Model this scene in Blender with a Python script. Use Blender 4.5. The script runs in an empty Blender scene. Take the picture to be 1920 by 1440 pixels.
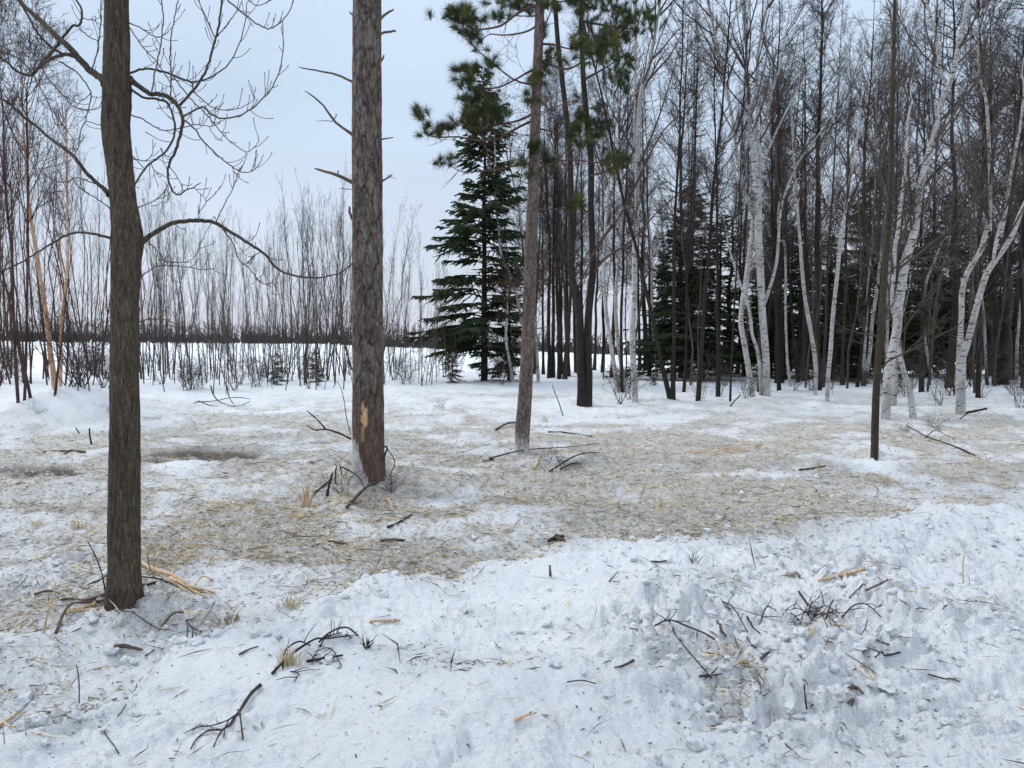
import bpy, math, random
import numpy as np
from mathutils import Vector, Matrix, Euler

# ------------------------------------------------------------------ camera, sky, sun, exposure
scene = bpy.context.scene
COL = scene.collection
F = 1443.0                      # focal length in pixels of the 1920 px wide photograph
CAM_H = 1.6
PITCH = math.radians(3.4)
cam_d = bpy.data.cameras.new('camera')
cam = bpy.data.objects.new('camera', cam_d); COL.objects.link(cam)
cam.location = (0, 0, CAM_H)
cam.rotation_euler = (math.radians(90) - PITCH, 0, 0)
cam_d.sensor_fit = 'HORIZONTAL'
cam_d.angle = 2 * math.atan(960 / F)
cam_d.clip_start = 0.05; cam_d.clip_end = 5000
scene.camera = cam

SUN_EL, SUN_AZ = math.radians(38), math.radians(-62)
world = bpy.data.worlds.new('World'); scene.world = world; world.use_nodes = True
nt = world.node_tree; nt.nodes.clear()
W = nt.nodes.new; L = nt.links.new
o_ = W('ShaderNodeOutputWorld')
sky = W('ShaderNodeTexSky'); sky.sky_type = 'NISHITA'; sky.sun_disc = False
sky.sun_elevation = SUN_EL; sky.sun_rotation = SUN_AZ
b1 = W('ShaderNodeBackground'); b1.inputs[1].default_value = 0.08; L(sky.outputs[0], b1.inputs[0])
tc = W('ShaderNodeTexCoord'); sx = W('ShaderNodeSeparateXYZ'); L(tc.outputs['Generated'], sx.inputs[0])
rp = W('ShaderNodeValToRGB'); L(sx.outputs['Z'], rp.inputs[0])
cr_ = rp.color_ramp
cr_.elements[0].position = 0.0; cr_.elements[0].color = (0.60, 0.63, 0.735, 1)
cr_.elements[1].position = 1.0; cr_.elements[1].color = (1.25, 1.38, 1.58, 1)
e = cr_.elements.new(0.12); e.color = (0.555, 0.625, 0.735, 1)
e = cr_.elements.new(0.28); e.color = (0.505, 0.62, 0.765, 1)
e = cr_.elements.new(0.5); e.color = (0.62, 0.73, 0.90, 1)
nz = W('ShaderNodeTexNoise'); nz.inputs['Scale'].default_value = 2.2; nz.inputs['Detail'].default_value = 3
mp = W('ShaderNodeMapping'); mp.inputs['Scale'].default_value = (1, 1, 2.6); L(tc.outputs['Generated'], mp.inputs[0]); L(mp.outputs[0], nz.inputs['Vector'])
mr = W('ShaderNodeMapRange'); mr.inputs['From Min'].default_value = 0.3; mr.inputs['From Max'].default_value = 0.7
mr.inputs['To Min'].default_value = 0.93; mr.inputs['To Max'].default_value = 1.07; L(nz.outputs['Fac'], mr.inputs[0])
vm = W('ShaderNodeVectorMath'); vm.operation = 'SCALE'; L(rp.outputs[0], vm.inputs[0]); L(mr.outputs[0], vm.inputs['Scale'])
b2 = W('ShaderNodeBackground'); b2.inputs[1].default_value = 1.0; L(vm.outputs[0], b2.inputs[0])
mx = W('ShaderNodeMixShader'); mx.inputs[0].default_value = 0.93
L(b1.outputs[0], mx.inputs[1]); L(b2.outputs[0], mx.inputs[2]); L(mx.outputs[0], o_.inputs[0])
sd = bpy.data.lights.new('sun', 'SUN'); sd.energy = 1.45; sd.angle = math.radians(16); sd.color = (1, 0.96, 0.9)
so = bpy.data.objects.new('sun', sd); COL.objects.link(so)
so.rotation_euler = (math.radians(90) - SUN_EL, 0, -SUN_AZ + math.radians(180))
so.location = (0, 0, 30)
scene.view_settings.view_transform = 'Standard'; scene.view_settings.look = 'None'
scene.view_settings.exposure = 0.30; scene.view_settings.gamma = 1.0
scene.view_settings.use_curve_mapping = False
scene.cycles.max_bounces = 5; scene.cycles.diffuse_bounces = 3

# ------------------------------------------------------------------ numpy noise
rng = np.random.default_rng(7)
random.seed(7)

def _h(ix, iy, iz, s=0):
    h = (ix.astype(np.int64) * 374761393 + iy.astype(np.int64) * 668265263 + iz.astype(np.int64) * 2147483647 + s * 974634777) & 0xFFFFFFFF
    h = ((h ^ (h >> 13)) * 1274126177) & 0xFFFFFFFF
    h = ((h ^ (h >> 16)) * 2246822519) & 0xFFFFFFFF
    return ((h ^ (h >> 15)) & 0xFFFFFF) / float(0xFFFFFF)

def vn2(x, y, s=0):
    x0 = np.floor(x); y0 = np.floor(y); fx = x - x0; fy = y - y0
    fx = fx * fx * fx * (fx * (fx * 6 - 15) + 10); fy = fy * fy * fy * (fy * (fy * 6 - 15) + 10)
    z = np.zeros_like(x0)
    a = _h(x0, y0, z, s); b = _h(x0 + 1, y0, z, s); c = _h(x0, y0 + 1, z, s); d = _h(x0 + 1, y0 + 1, z, s)
    return (a * (1 - fx) + b * fx) * (1 - fy) + (c * (1 - fx) + d * fx) * fy

def vn3(x, y, z, s=0):
    z0 = np.floor(z); fz = z - z0; fz = fz * fz * (3 - 2 * fz)
    x0 = np.floor(x); y0 = np.floor(y); fx = x - x0; fy = y - y0
    fx = fx * fx * (3 - 2 * fx); fy = fy * fy * (3 - 2 * fy)
    def pl(zz):
        a = _h(x0, y0, zz, s); b = _h(x0 + 1, y0, zz, s); c = _h(x0, y0 + 1, zz, s); d = _h(x0 + 1, y0 + 1, zz, s)
        return (a * (1 - fx) + b * fx) * (1 - fy) + (c * (1 - fx) + d * fx) * fy
    return pl(z0) * (1 - fz) + pl(z0 + 1) * fz

def fbm2(x, y, oct=4, s=0, g=0.5):
    a = 1.0; t = 0; n = 0; c, si = math.cos(0.6), math.sin(0.6)
    for i in range(oct):
        t = t + a * vn2(x, y, s + i); n += a; a *= g
        x, y = (x * c - y * si) * 2.03 + 7.1, (x * si + y * c) * 2.03 + 3.7
    return t / n

def domes(x, y, cell, s=0, rmin=0.25, rmax=0.62):
    """rounded clods: highest dome of the nine neighbouring cells, 0..1"""
    gx = np.floor(x / cell); gy = np.floor(y / cell); best = np.zeros_like(x)
    for dx in (-1, 0, 1):
        for dy in (-1, 0, 1):
            cx = gx + dx; cy = gy + dy; z = np.zeros_like(cx)
            px = (cx + _h(cx, cy, z, s)) * cell; py = (cy + _h(cx, cy, z, s + 1)) * cell
            r = (rmin + (rmax - rmin) * _h(cx, cy, z, s + 2) ** 1.5) * cell
            k = 0.7 + 0.6 * _h(cx, cy, z, s + 3)
            dd = ((x - px) ** 2 * k + (y - py) ** 2 / k) / (r * r)
            best = np.maximum(best, np.sqrt(np.clip(1 - dd, 0, 1)) * r / (rmax * cell))
    return best

def sst(a, b, x):
    t = np.clip((x - a) / (b - a), 0, 1); return t * t * (3 - 2 * t)

# ------------------------------------------------------------------ photograph pixel <-> place
CP, SP = math.cos(PITCH), math.sin(PITCH)
def pix(x, y, z):
    dz = z - CAM_H
    d = y * CP - dz * SP; u = y * SP + dz * CP
    d = np.where(d < 0.4, 0.4, d)
    return 960 + F * x / d, 720 - F * u / d
def ray(px, py):
    a = (px - 960) / F; b = (720 - py) / F
    return np.array([a, CP + b * SP, -SP + b * CP])
def at(px, py, D):               # a place at depth D (metres along the view axis)
    return np.array([0, 0, CAM_H]) + ray(px, py) * D

# ------------------------------------------------------------------ the lie of the land
EDGE_X = [-4000, 0, 250, 330, 520, 700, 860, 1040, 1300, 1640, 1920, 6000]
EDGE_Y = [1500, 1400, 1300, 1210, 1185, 1105, 1065, 1018, 985, 985, 968, 960]
def ell(px, py, cx, cy, rx, ry, p=1.0):
    return np.exp(-(((px - cx) / rx) ** 2 + ((py - cy) / ry) ** 2) ** p)
CLUMPY = [(1500, 1250, 430, 260, 1), (1250, 1200, 170, 60, 1), (1700, 1050, 350, 70, .8), (100, 1380, 150, 60, .6), (280, 1180, 170, 60, .7),
          (150, 930, 180, 50, .6), (560, 1260, 100, 40, .6), (1640, 880, 90, 25, .5), (90, 1060, 120, 70, .4), (110, 780, 170, 40, .35)]
TREADS = [(90, 1230, 140, 70, 0.9, .06, .007), (660, 1070, 150, 35, 0.75, .075, .012), (960, 1040, 120, 26, 0.75, .075, .014),
          (1880, 1230, 110, 200, 1.75, .06, .014), (840, 1200, 240, 30, 0.12, .06, .007), (1080, 1190, 110, 26, 0.3, .08, .012), (1330, 1050, 130, 25, .9, .07, .010),
          (1850, 1380, 220, 70, 1.75, .06, .012)]
MOUNDS = []                      # filled below: (x, y, height, rx, ry)
def flat_at(px, py):
    r = ray(px, py); t = -CAM_H / r[2]; return r * t
def add_mound(px, py, h, rx, ry, dy=0):
    p = flat_at(px, py); MOUNDS.append((p[0], p[1] + dy, h, rx, ry))
add_mound(108, 800, 0.60, 1.25, 1.2, 0.9)
add_mound(20, 800, 0.22, 1.2, 1.1, 0.6)
add_mound(664, 903, 0.24, .26, .24, 0.1); add_mound(716, 905, 0.10, .12, .2, 0.1); add_mound(700, 915, 0.16, .55, .4, 0)
add_mound(1638, 862, 0.17, .10, .10); add_mound(1640, 880, 0.10, .65, .35)
add_mound(1100, 763, 0.10, .8, .4); add_mound(235, 1135, 0.06, .32, .3)
add_mound(300, 1150, .06, .5, .3)
add_mound(110, 935, 0.12, 0.8, 0.35); add_mound(330, 885, .07, .35, .2); add_mound(1060, 880, .1, .5, .25)
for (a, b, c, d, e_) in [(1290, 1190, .10, .35, .28), (1540, 1290, .08, .4, .2), (1180, 1250, .08, .3, .15), (1720, 1020, .09, .5, .3), (1120, 1330, .06, .5, .2), (1330, 1110, .05, .25, .12), (1640,1150,.08,.5,.3),(700,1330,.05,.5,.2),(1450,1040,-.05,.4,.15)]:
    add_mound(a, b, c, d, e_)

def edge_mask(px, py, n):
    ey = np.interp(px, EDGE_X, EDGE_Y)
    return sst(-14, 26, py - ey + (n - .5) * 70)
def land(x, y, masks=False):
    x = np.asarray(x, float); y = np.asarray(y, float)
    px, py = pix(x, y, 0.0)
    py = np.where(y < 0.6, 2400, py)
    r = np.hypot(x, y)
    n1 = fbm2(x * 1.3, y * 1.3, 4, 11)
    bank = edge_mask(px, py, n1)
    near = 1 - sst(22, 45, r)
    z = (fbm2(x * 0.22, y * 0.22, 3, 3) - .5) * 0.28 * near * sst(1, 7, r)
    z = z + bank * 0.11 + (fbm2(x * 1.1, y * 1.1, 3, 5) - .5) * 0.20 * near + (fbm2(x * 2.6, y * 2.6, 3, 6) - .5) * .10 * bank * near
    # drift in the near bank, seen as a smooth crest
    z = z + 0.05 * bank * np.exp(-((y - (2.95 + .16 * (x + .3))) / .25) ** 2) * (np.clip(1 - np.abs(x + .1) / 1.9, 0, 1))
    for (mx_, my_, h, rx, ry) in MOUNDS:
        z = z + h * np.exp(-(((x - mx_) / rx) ** 2 + ((y - my_) / ry) ** 2))
    clump = np.full_like(z, 0.26)
    for (cx, cy, rx, ry, a) in CLUMPY:
        clump = np.maximum(clump, a * ell(px, py, cx, cy, rx, ry, 1.4))
    smooth = np.maximum.reduce([ell(px, py, 760, 1400, 420, 110, 1.5), ell(px, py, 1000, 1110, 260, 60, 1.5), ell(px, py, 420, 1290, 200, 60, 1.5), .8 * ell(px, py, 1150, 1420, 260, 60, 1.5)])
    clump = clump * (1 - .88 * smooth)
    patch = fbm2(x * 2.3, y * 2.3, 3, 21); c2 = clump * (0.25 + 1.5 * sst(.38, .68, patch)) * near
    wx = x + .10 * (fbm2(x * 6, y * 6, 3, 201) - .5); wy = y + .10 * (fbm2(x * 6, y * 6, 3, 207) - .5)
    z = z + c2 * (0.032 * domes(wx, wy, .36, 30) + 0.042 * domes(wx, wy, .16, 40) + 0.032 * domes(wx, wy, .085, 50))
    fine = 1 - sst(9, 20, r)
    z = z + (.25 + clump) * fine * 0.018 * domes(wx, wy, .045, 60)
    z = z + (fbm2(x * 7, y * 7, 4, 71, .62) - .5) * (0.022 + .062 * clump * (.4 + 1.2 * patch)) * near + (fbm2(x * 26, y * 26, 3, 171, .6) - .5) * (.012 + .045 * clump) * fine
    for (cx, cy, rx, ry, ang, wl, am) in TREADS:
        m = ell(px, py, cx, cy, rx, ry, 2) * sst(.3, .55, fbm2(x * 2 + 5, y * 2, 3, 81))
        ph = (x * math.cos(ang) + y * math.sin(ang)) / wl * 2 * math.pi + 6 * fbm2(x * 3, y * 3, 3, 83); m = m * (.3 + fbm2(x * 9, y * 9, 2, 85))
        z = z + m * am * np.clip(np.sin(ph) * 1.4, -1, 1)
    # the open field falls away gently towards the far wood on the right
    az = 960 + F * x / np.maximum(y, 1)
    zf = np.interp(az, [-500, 0, 600, 800, 1100, 1400, 2500], [.6, .45, -.5, -2.1, -4.0, -5.8, -6.6])
    zf = np.where(y < 5, -1.0, zf)
    z = z + zf * np.clip((r - 34) / 246, 0, 1.25) * sst(34, 60, r)
    z = z + (fbm2(x * .045, y * .045, 3, 91) - .5) * 0.5 * sst(30, 70, r)
    if not masks: return z
    return z, px, py, bank, clump, smooth, n1, r

def H1(x, y): return float(land(np.array([x]), np.array([y]))[0])
def HV(x, y):
    r_ = np.hypot(x, y); a = np.arctan2(x, y); i = np.clip(np.searchsorted(GR_R, r_) - 1, 0, len(GR_R) - 2); j = np.clip(np.searchsorted(GR_A, a) - 1, 0, len(GR_A) - 2)
    u = (r_ - GR_R[i]) / (GR_R[i + 1] - GR_R[i]); v = (a - GR_A[j]) / (GR_A[j + 1] - GR_A[j]); Z = GR_Z
    return (Z[i, j] * (1 - u) + Z[i + 1, j] * u) * (1 - v) + (Z[i, j + 1] * (1 - u) + Z[i + 1, j + 1] * u) * v
def ground_px(px, py):
    """place on the snow that the photograph shows at px, py: first hit of the sight line"""
    r = ray(px, py); t = 1.9 * (75 / 1.9) ** np.linspace(0, 1, 1500); X, Y, Z = r[0] * t, r[1] * t, CAM_H + r[2] * t
    below = Z < HV(X, Y); i = int(np.argmax(below)) if below.any() else len(t) - 1
    return np.array([X[i], Y[i], float(HV(X[i:i + 1], Y[i:i + 1])[0])])
DIRT = [(560, 965, 330, 60, .95), (430, 900, 230, 40, .6), (900, 930, 300, 45, .75), (1150, 945, 330, 55, .95), (1400, 935, 330, 45, .9), (1180, 860, 520, 60, .62), (1500, 845, 380, 45, .75),
        (950, 800, 400, 40, .5), (1350, 1010, 160, 25, .9), (1500, 1005, 200, 24, .85), (1790, 930, 220, 40, .7), (620, 850, 420, 36, .55), (640, 760, 420, 22, .34), (1000, 745, 260, 14, .5),
        (300, 1060, 300, 60, .45), (100, 1000, 220, 60, .4), (120, 1240, 260, 110, .34), (60, 1370, 110, 45, .4), (120, 860, 260, 22, .6), (740, 1070, 280, 40, .55), (1000, 1035, 160, 24, .6), (400, 1150, 260, 50, .28),
        (1550, 1150, 260, 90, .22), (1640, 1330, 330, 110, .26), (1850, 1300, 130, 200, .24), (1250, 1230, 120, 40, .2), (700, 920, 120, 40, .8), (1750, 830, 200, 50, .5), (1400, 780, 400, 16, .3)]
CLEAN = [(335, 885, 75, 16, .9), (1360, 902, 130, 11, .8), (1640, 880, 85, 20, 1), (100, 775, 150, 38, .7), (150, 940, 160, 28, .5), (1350, 868, 80, 8, .4), (1850, 870, 110, 16, .5), (860, 905, 60, 10, .4), (1080, 770, 90, 18, .8), (760, 880, 70, 14, .3)]
MUD = [(55, 893, 85, 11, 1), (370, 862, 110, 11, .9), (250, 862, 60, 8, .5), (1045, 1012, 26, 7, .8)]
def dirt_of(px, py, bank, x, y):
    n = fbm2(x * 1.6, y * 1.6, 4, 101)
    d = np.zeros_like(px)
    for (cx, cy, rx, ry, a) in DIRT: d = np.maximum(d, a * ell(px, py, cx, cy, rx, ry, 1.3)) + .12 * a * ell(px, py, cx, cy, rx, ry, 1.3)
    d = d * (1 - .80 * bank * sst(-10, 80, py - np.interp(px, EDGE_X, EDGE_Y) + 60 * (n - .5)) * (px > 250)) 
    d = np.maximum(d, (.50 * sst(765, 830, py) * (1 - sst(1010, 1100, py)) + .44 * sst(728, 755, py) * (1 - sst(1180, 1420, py))) * (1 - bank)) * (1 - .75 * ell(px, py, 100, 775, 170, 30, 1.3)) * (0.5 + .95 * sst(.25, .65, n)) * (.55 + .9 * fbm2(x * 6, y * 6, 3, 105))
    for (cx, cy, rx, ry, a) in CLEAN: d = d * (1 - a * ell(px, py, cx, cy, rx, ry, 1.3))
    d = d + .5 * bank * sst(.5, .75, fbm2(x * 3.1, y * 3.1, 4, 131)) * np.maximum(ell(px, py, 1560, 1260, 420, 240, 1.5), .5 * ell(px, py, 1000, 1260, 500, 130, 1.5)) 
    return np.clip(d, 0, 1)
def mud_of(px, py, x, y):
    m = np.zeros_like(px)
    for (cx, cy, rx, ry, a) in MUD: m = np.maximum(m, a * ell(px, py, cx, cy, rx, ry, 1.3))
    return np.clip(m * (0.5 + 2.2 * sst(.30, .55, fbm2(x * 3, y * 3, 4, 111))), 0, 1)

# ------------------------------------------------------------------ mesh helpers
def mesh_np(name, V, quads=None, tris=None, mat=None, smooth=True, attrs=None):
    me = bpy.data.meshes.new(name)
    V = np.asarray(V, np.float32)
    nq = 0 if quads is None else len(quads); ntr = 0 if tris is None else len(tris)
    me.vertices.add(len(V)); me.vertices.foreach_set('co', V.ravel())
    me.loops.add(nq * 4 + ntr * 3); me.polygons.add(nq + ntr)
    lv = []
    if nq: lv.append(np.asarray(quads, np.int32).ravel())
    if ntr: lv.append(np.asarray(tris, np.int32).ravel())
    me.loops.foreach_set('vertex_index', np.concatenate(lv))
    st = np.concatenate([np.arange(nq) * 4, nq * 4 + np.arange(ntr) * 3]).astype(np.int32)
    me.polygons.foreach_set('loop_start', st)
    me.polygons.foreach_set('use_smooth', np.full(nq + ntr, smooth))
    if attrs:
        for k, v in attrs.items():
            a = me.attributes.new(k, 'FLOAT', 'POINT'); a.data.foreach_set('value', np.asarray(v, np.float32))
    me.update(calc_edges=True)
    if mat: me.materials.append(mat)
    return me

def tubes(polys, sides=3, off=(0, 0, 0)):
    """polys: list of (P[n,3], R[n]); returns verts, quads"""
    groups = {}
    for P, R in polys: groups.setdefault(len(P), []).append((P, R))
    VV, QQ = [], []; base = 0
    ang = np.arange(sides) / sides * 2 * np.pi; ca, sa = np.cos(ang), np.sin(ang)
    for n, lst in groups.items():
        P = np.array([p for p, _ in lst], float) - np.array(off, float); R = np.array([r for _, r in lst], float)
        T = np.gradient(P, axis=1); T /= np.maximum(np.linalg.norm(T, axis=2, keepdims=True), 1e-9)
        D = np.abs(P[:, -1] - P[:, 0]); ax = np.argmin(D, axis=1)
        ref = np.eye(3)[ax][:, None, :]
        U = np.cross(T, ref); U /= np.maximum(np.linalg.norm(U, axis=2, keepdims=True), 1e-9)
        B = np.cross(T, U)
        ring = P[:, :, None, :] + R[:, :, None, None] * (ca[None, None, :, None] * U[:, :, None, :] + sa[None, None, :, None] * B[:, :, None, :])
        m = len(lst); VV.append(ring.reshape(-1, 3))
        i = np.arange(m)[:, None, None] * n * sides; j = np.arange(n - 1)[None, :, None] * sides; k = np.arange(sides)[None, None, :]
        k2 = (k + 1) % sides
        a = base + i + j + k; b = base + i + j + k2; c = b + sides; d = a + sides
        QQ.append(np.stack(np.broadcast_arrays(a, b, c, d), -1).reshape(-1, 4))
        base += m * n * sides
    return np.concatenate(VV), np.concatenate(QQ)

def merge(*vq):
    V, Q = [], []; b = 0
    for v, q in vq:
        V.append(v); Q.append(q + b); b += len(v)
    return np.concatenate(V), np.concatenate(Q)

def link(name, me, parent=None, loc=None, kind=None, label=None, cat=None, group=None):
    o = bpy.data.objects.new(name, me); COL.objects.link(o)
    if parent: o.parent = parent
    if loc is not None: o.location = loc
    tag(o, label, cat, group, kind); return o
def tag(o, label=None, cat=None, group=None, kind=None):
    if label: o['label'] = label
    if cat: o['category'] = cat
    if group: o['group'] = group
    if kind: o['kind'] = kind
    return o
def thing(name, loc, label, cat, group=None):
    o = bpy.data.objects.new(name, None); COL.objects.link(o); o.location = loc; o.empty_display_size = .2
    return tag(o, label, cat, group)

def cr(P, n):
    """smooth curve through the points, n samples"""
    P = np.asarray(P, float)
    if len(P) == 2: 
        t = np.linspace(0, 1, n)[:, None]; return P[0] * (1 - t) + P[1] * t
    E = np.vstack([2 * P[0] - P[1], P, 2 * P[-1] - P[-2]])
    u = np.linspace(0, len(P) - 1, n); i = np.minimum(u.astype(int), len(P) - 2); t = (u - i)[:, None]
    a, b, c, d = E[i], E[i + 1], E[i + 2], E[i + 3]
    return .5 * ((2 * b) + (c - a) * t + (2 * a - 5 * b + 4 * c - d) * t ** 2 + (3 * b - a - 3 * c + d) * t ** 3)

# ------------------------------------------------------------------ materials
def new_mat(name):
    m = bpy.data.materials.new(name); m.use_nodes = True; n = m.node_tree
    return m, n, n.nodes['Principled BSDF']
def N(n, t, **kw):
    x = n.nodes.new(t)
    for k, v in kw.items():
        if k in x.inputs: x.inputs[k].default_value = v
        else: setattr(x, k, v)
    return x
def ramp(n, src, stops):
    r = n.nodes.new('ShaderNodeValToRGB'); n.links.new(src, r.inputs[0])
    el = r.color_ramp.elements
    el[0].position, el[0].color = stops[0][0], (*stops[0][1], 1)
    el[1].position, el[1].color = stops[-1][0], (*stops[-1][1], 1)
    for p, c in stops[1:-1]:
        q = el.new(p); q.color = (*c, 1)
    return r.outputs[0]
def mapped(n, scale, kind='Object'):
    t = n.nodes.new('ShaderNodeTexCoord'); m = n.nodes.new('ShaderNodeMapping'); m.inputs['Scale'].default_value = scale
    n.links.new(t.outputs[kind], m.inputs[0]); return m.outputs[0]
def noise(n, vec, sc, det=4, rough=.55, dist=0):
    x = n.nodes.new('ShaderNodeTexNoise'); x.inputs['Scale'].default_value = sc; x.inputs['Detail'].default_value = det
    x.inputs['Roughness'].default_value = rough; x.inputs['Distortion'].default_value = dist
    if vec is not None: n.links.new(vec, x.inputs['Vector'])
    return x.outputs['Fac']
def mixc(n, f, a, b, mode='MIX'):
    x = n.nodes.new('ShaderNodeMix'); x.data_type = 'RGBA'; x.blend_type = mode
    for s, v in ((0, f), (6, a), (7, b)):
        if isinstance(v, (int, float)): x.inputs[s].default_value = v
        elif isinstance(v, tuple): x.inputs[s].default_value = (*v, 1)
        else: n.links.new(v, x.inputs[s])
    return x.outputs[2]
def math_(n, op, a, b=None, clamp=False):
    x = n.nodes.new('ShaderNodeMath'); x.operation = op; x.use_clamp = clamp
    for s, v in ((0, a), (1, b)):
        if v is None: continue
        if isinstance(v, (int, float)): x.inputs[s].default_value = v
        else: n.links.new(v, x.inputs[s])
    return x.outputs[0]
def bump(n, bs, h, st, dist):
    b = n.nodes.new('ShaderNodeBump'); b.inputs['Strength'].default_value = st; b.inputs['Distance'].default_value = dist
    n.links.new(h, b.inputs['Height']); n.links.new(b.outputs[0], bs.inputs['Normal'])
def attr(n, name):
    a = n.nodes.new('ShaderNodeAttribute'); a.attribute_name = name; return a.outputs['Fac']

def mat_snow():
    m, n, bs = new_mat('snow'); v = mapped(n, (1, 1, 1))
    d = attr(n, 'dirt'); mu = attr(n, 'mud')
    white = ramp(n, noise(n, v, 1.7, 5), [(.3, (.79, .81, .83)), (.7, (.86, .87, .875))])
    fib = noise(n, mapped(n, (1, 1.6, 1)), 34, 8, .72)
    fib2 = noise(n, v, 11, 6, .65, .6)
    chip = ramp(n, fib2, [(.28, (.22, .19, .15)), (.42, (.39, .355, .30)), (.55, (.56, .53, .47)), (.75, (.68, .63, .53))])
    # where fine shreds cover the snow
    s = math_(n, 'ADD', math_(n, 'MULTIPLY', d, 1.30), math_(n, 'MULTIPLY', math_(n, 'SUBTRACT', fib, .5), 3.4))
    cov = math_(n, 'MULTIPLY', math_(n, 'SMOOTHSTEP', s, None) if False else math_(n, 'SUBTRACT', s, .62, True), .85, True)
    veil = mixc(n, math_(n, 'MULTIPLY', d, .76, True), white, ramp(n, noise(n, v, 3.1, 5, .65), [(.35, (.42, .40, .375)), (.6, (.62, .605, .58))]))
    c = mixc(n, cov, veil, chip)
    sp = noise(n, v, 95, 3, .6)
    spm = math_(n, 'MULTIPLY', math_(n, 'SUBTRACT', sp, .66, True), math_(n, 'ADD', math_(n, 'MULTIPLY', d, 9), 1.6), True)
    c = mixc(n, spm, c, (.10, .075, .05))
    c = mixc(n, math_(n, 'MULTIPLY', mu, .93, True), c, (.085, .072, .062))
    n.links.new(c, bs.inputs['Base Color']); bs.inputs['Roughness'].default_value = .75
    bs.inputs['Specular IOR Level'].default_value = .2
    h = math_(n, 'ADD', math_(n, 'MULTIPLY', noise(n, v, 22, 8, .72), .9), math_(n, 'MULTIPLY', noise(n, v, 120, 4, .6), .25))
    bump(n, bs, h, 1.0, .042)
    return m
def mat_bark(name, dark, mid, light, sxy, sz, st=.8, dist=.01, vor=False, extra=None):
    m, n, bs = new_mat(name)
    v = mapped(n, (sxy, sxy, sz))
    f = noise(n, v, 1, 7, .68, .5)
    if vor:
        es = []
        for sc, rnd, lo in ((.42, 1.6, .10), (.95, 1.1, .16)):
            vo = N(n, 'ShaderNodeTexVoronoi', feature='DISTANCE_TO_EDGE')
            vd = n.nodes.new('ShaderNodeVectorMath'); vd.operation = 'MULTIPLY_ADD'
            nn = n.nodes.new('ShaderNodeTexNoise'); nn.inputs['Scale'].default_value = 1.3; nn.inputs['Detail'].default_value = 6; nn.inputs['Roughness'].default_value = .7
            n.links.new(v, nn.inputs['Vector']); n.links.new(nn.outputs['Color'], vd.inputs[0]); vd.inputs[1].default_value = (rnd * 2.2, rnd * 2.2, rnd * 1.2); n.links.new(v, vd.inputs[2])
            vo.inputs['Scale'].default_value = sc; n.links.new(vd.outputs[0], vo.inputs['Vector'])
            es.append(ramp(n, vo.outputs['Distance'], [(0, (0, 0, 0)), (lo, (1, 1, 1))]))
        e = math_(n, 'MULTIPLY', math_(n, 'ADD', math_(n, 'MULTIPLY', es[0], .45), .55), math_(n, 'ADD', math_(n, 'MULTIPLY', es[1], .28), .72))
        f2 = math_(n, 'MULTIPLY', math_(n, 'MULTIPLY', e, f), 1.22)
    else:
        w = noise(n, mapped(n, (sxy * 1.9, sxy * 1.9, sz * 1.3)), 1, 5, .7, 1.0)
        rdg = math_(n, 'ABSOLUTE', math_(n, 'SUBTRACT', w, .5))
        f2 = math_(n, 'ADD', math_(n, 'MULTIPLY', f, .62), math_(n, 'MULTIPLY', math_(n, 'MINIMUM', math_(n, 'MULTIPLY', rdg, 6), 1), .30))
    c = ramp(n, f2, [(.27, dark), (.5, mid), (.72, light)])
    big = noise(n, mapped(n, (3, 3, 1.1)), 1.4, 4, .6)
    c = mixc(n, .8, c, ramp(n, big, [(.3, (.7, .7, .7)), (.7, (1.2, 1.2, 1.2))]), 'MULTIPLY')
    if extra: c = extra(n, c)
    n.links.new(c, bs.inputs['Base Color']); bs.inputs['Roughness'].default_value = .9; bs.inputs['Specular IOR Level'].default_value = .15
    bump(n, bs, f2, st, dist)
    return m
def ex_green(n, c):   # thin greenish algae film in large stains
    a = noise(n, mapped(n, (5, 5, 1.5)), 1.1, 5, .6)
    return mixc(n, math_(n, 'MULTIPLY', math_(n, 'SUBTRACT', a, .56, True), 1.6, True), c, (.085, .085, .04))
def ex_pine(n, c):
    w = attr(n, 'wound'); s = attr(n, 'snow'); r = attr(n, 'red')
    nz_ = noise(n, mapped(n, (20, 20, 8)), 1.5, 6, .7)
    c = mixc(n, math_(n, 'MULTIPLY', r, .6, True), c, (.135, .075, .05))
    wc = ramp(n, nz_, [(.3, (.36, .19, .085)), (.5, (.62, .42, .22)), (.75, (.70, .53, .32))])
    c = mixc(n, w, c, wc)
    fn = noise(n, mapped(n, (70, 70, 22)), 1, 6, .75)
    ss = math_(n, 'MULTIPLY', math_(n, 'SUBTRACT', math_(n, 'ADD', s, math_(n, 'ADD', math_(n, 'MULTIPLY', nz_, 1.5), math_(n, 'MULTIPLY', fn, 1.7))), 2.25, True), 3.0, True)
    return mixc(n, math_(n, 'MULTIPLY', ss, .88), c, ramp(n, noise(n, mapped(n, (25, 25, 14)), 1.4, 6, .7), [(.3, (.34, .31, .28)), (.6, (.62, .61, .60))]))
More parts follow.
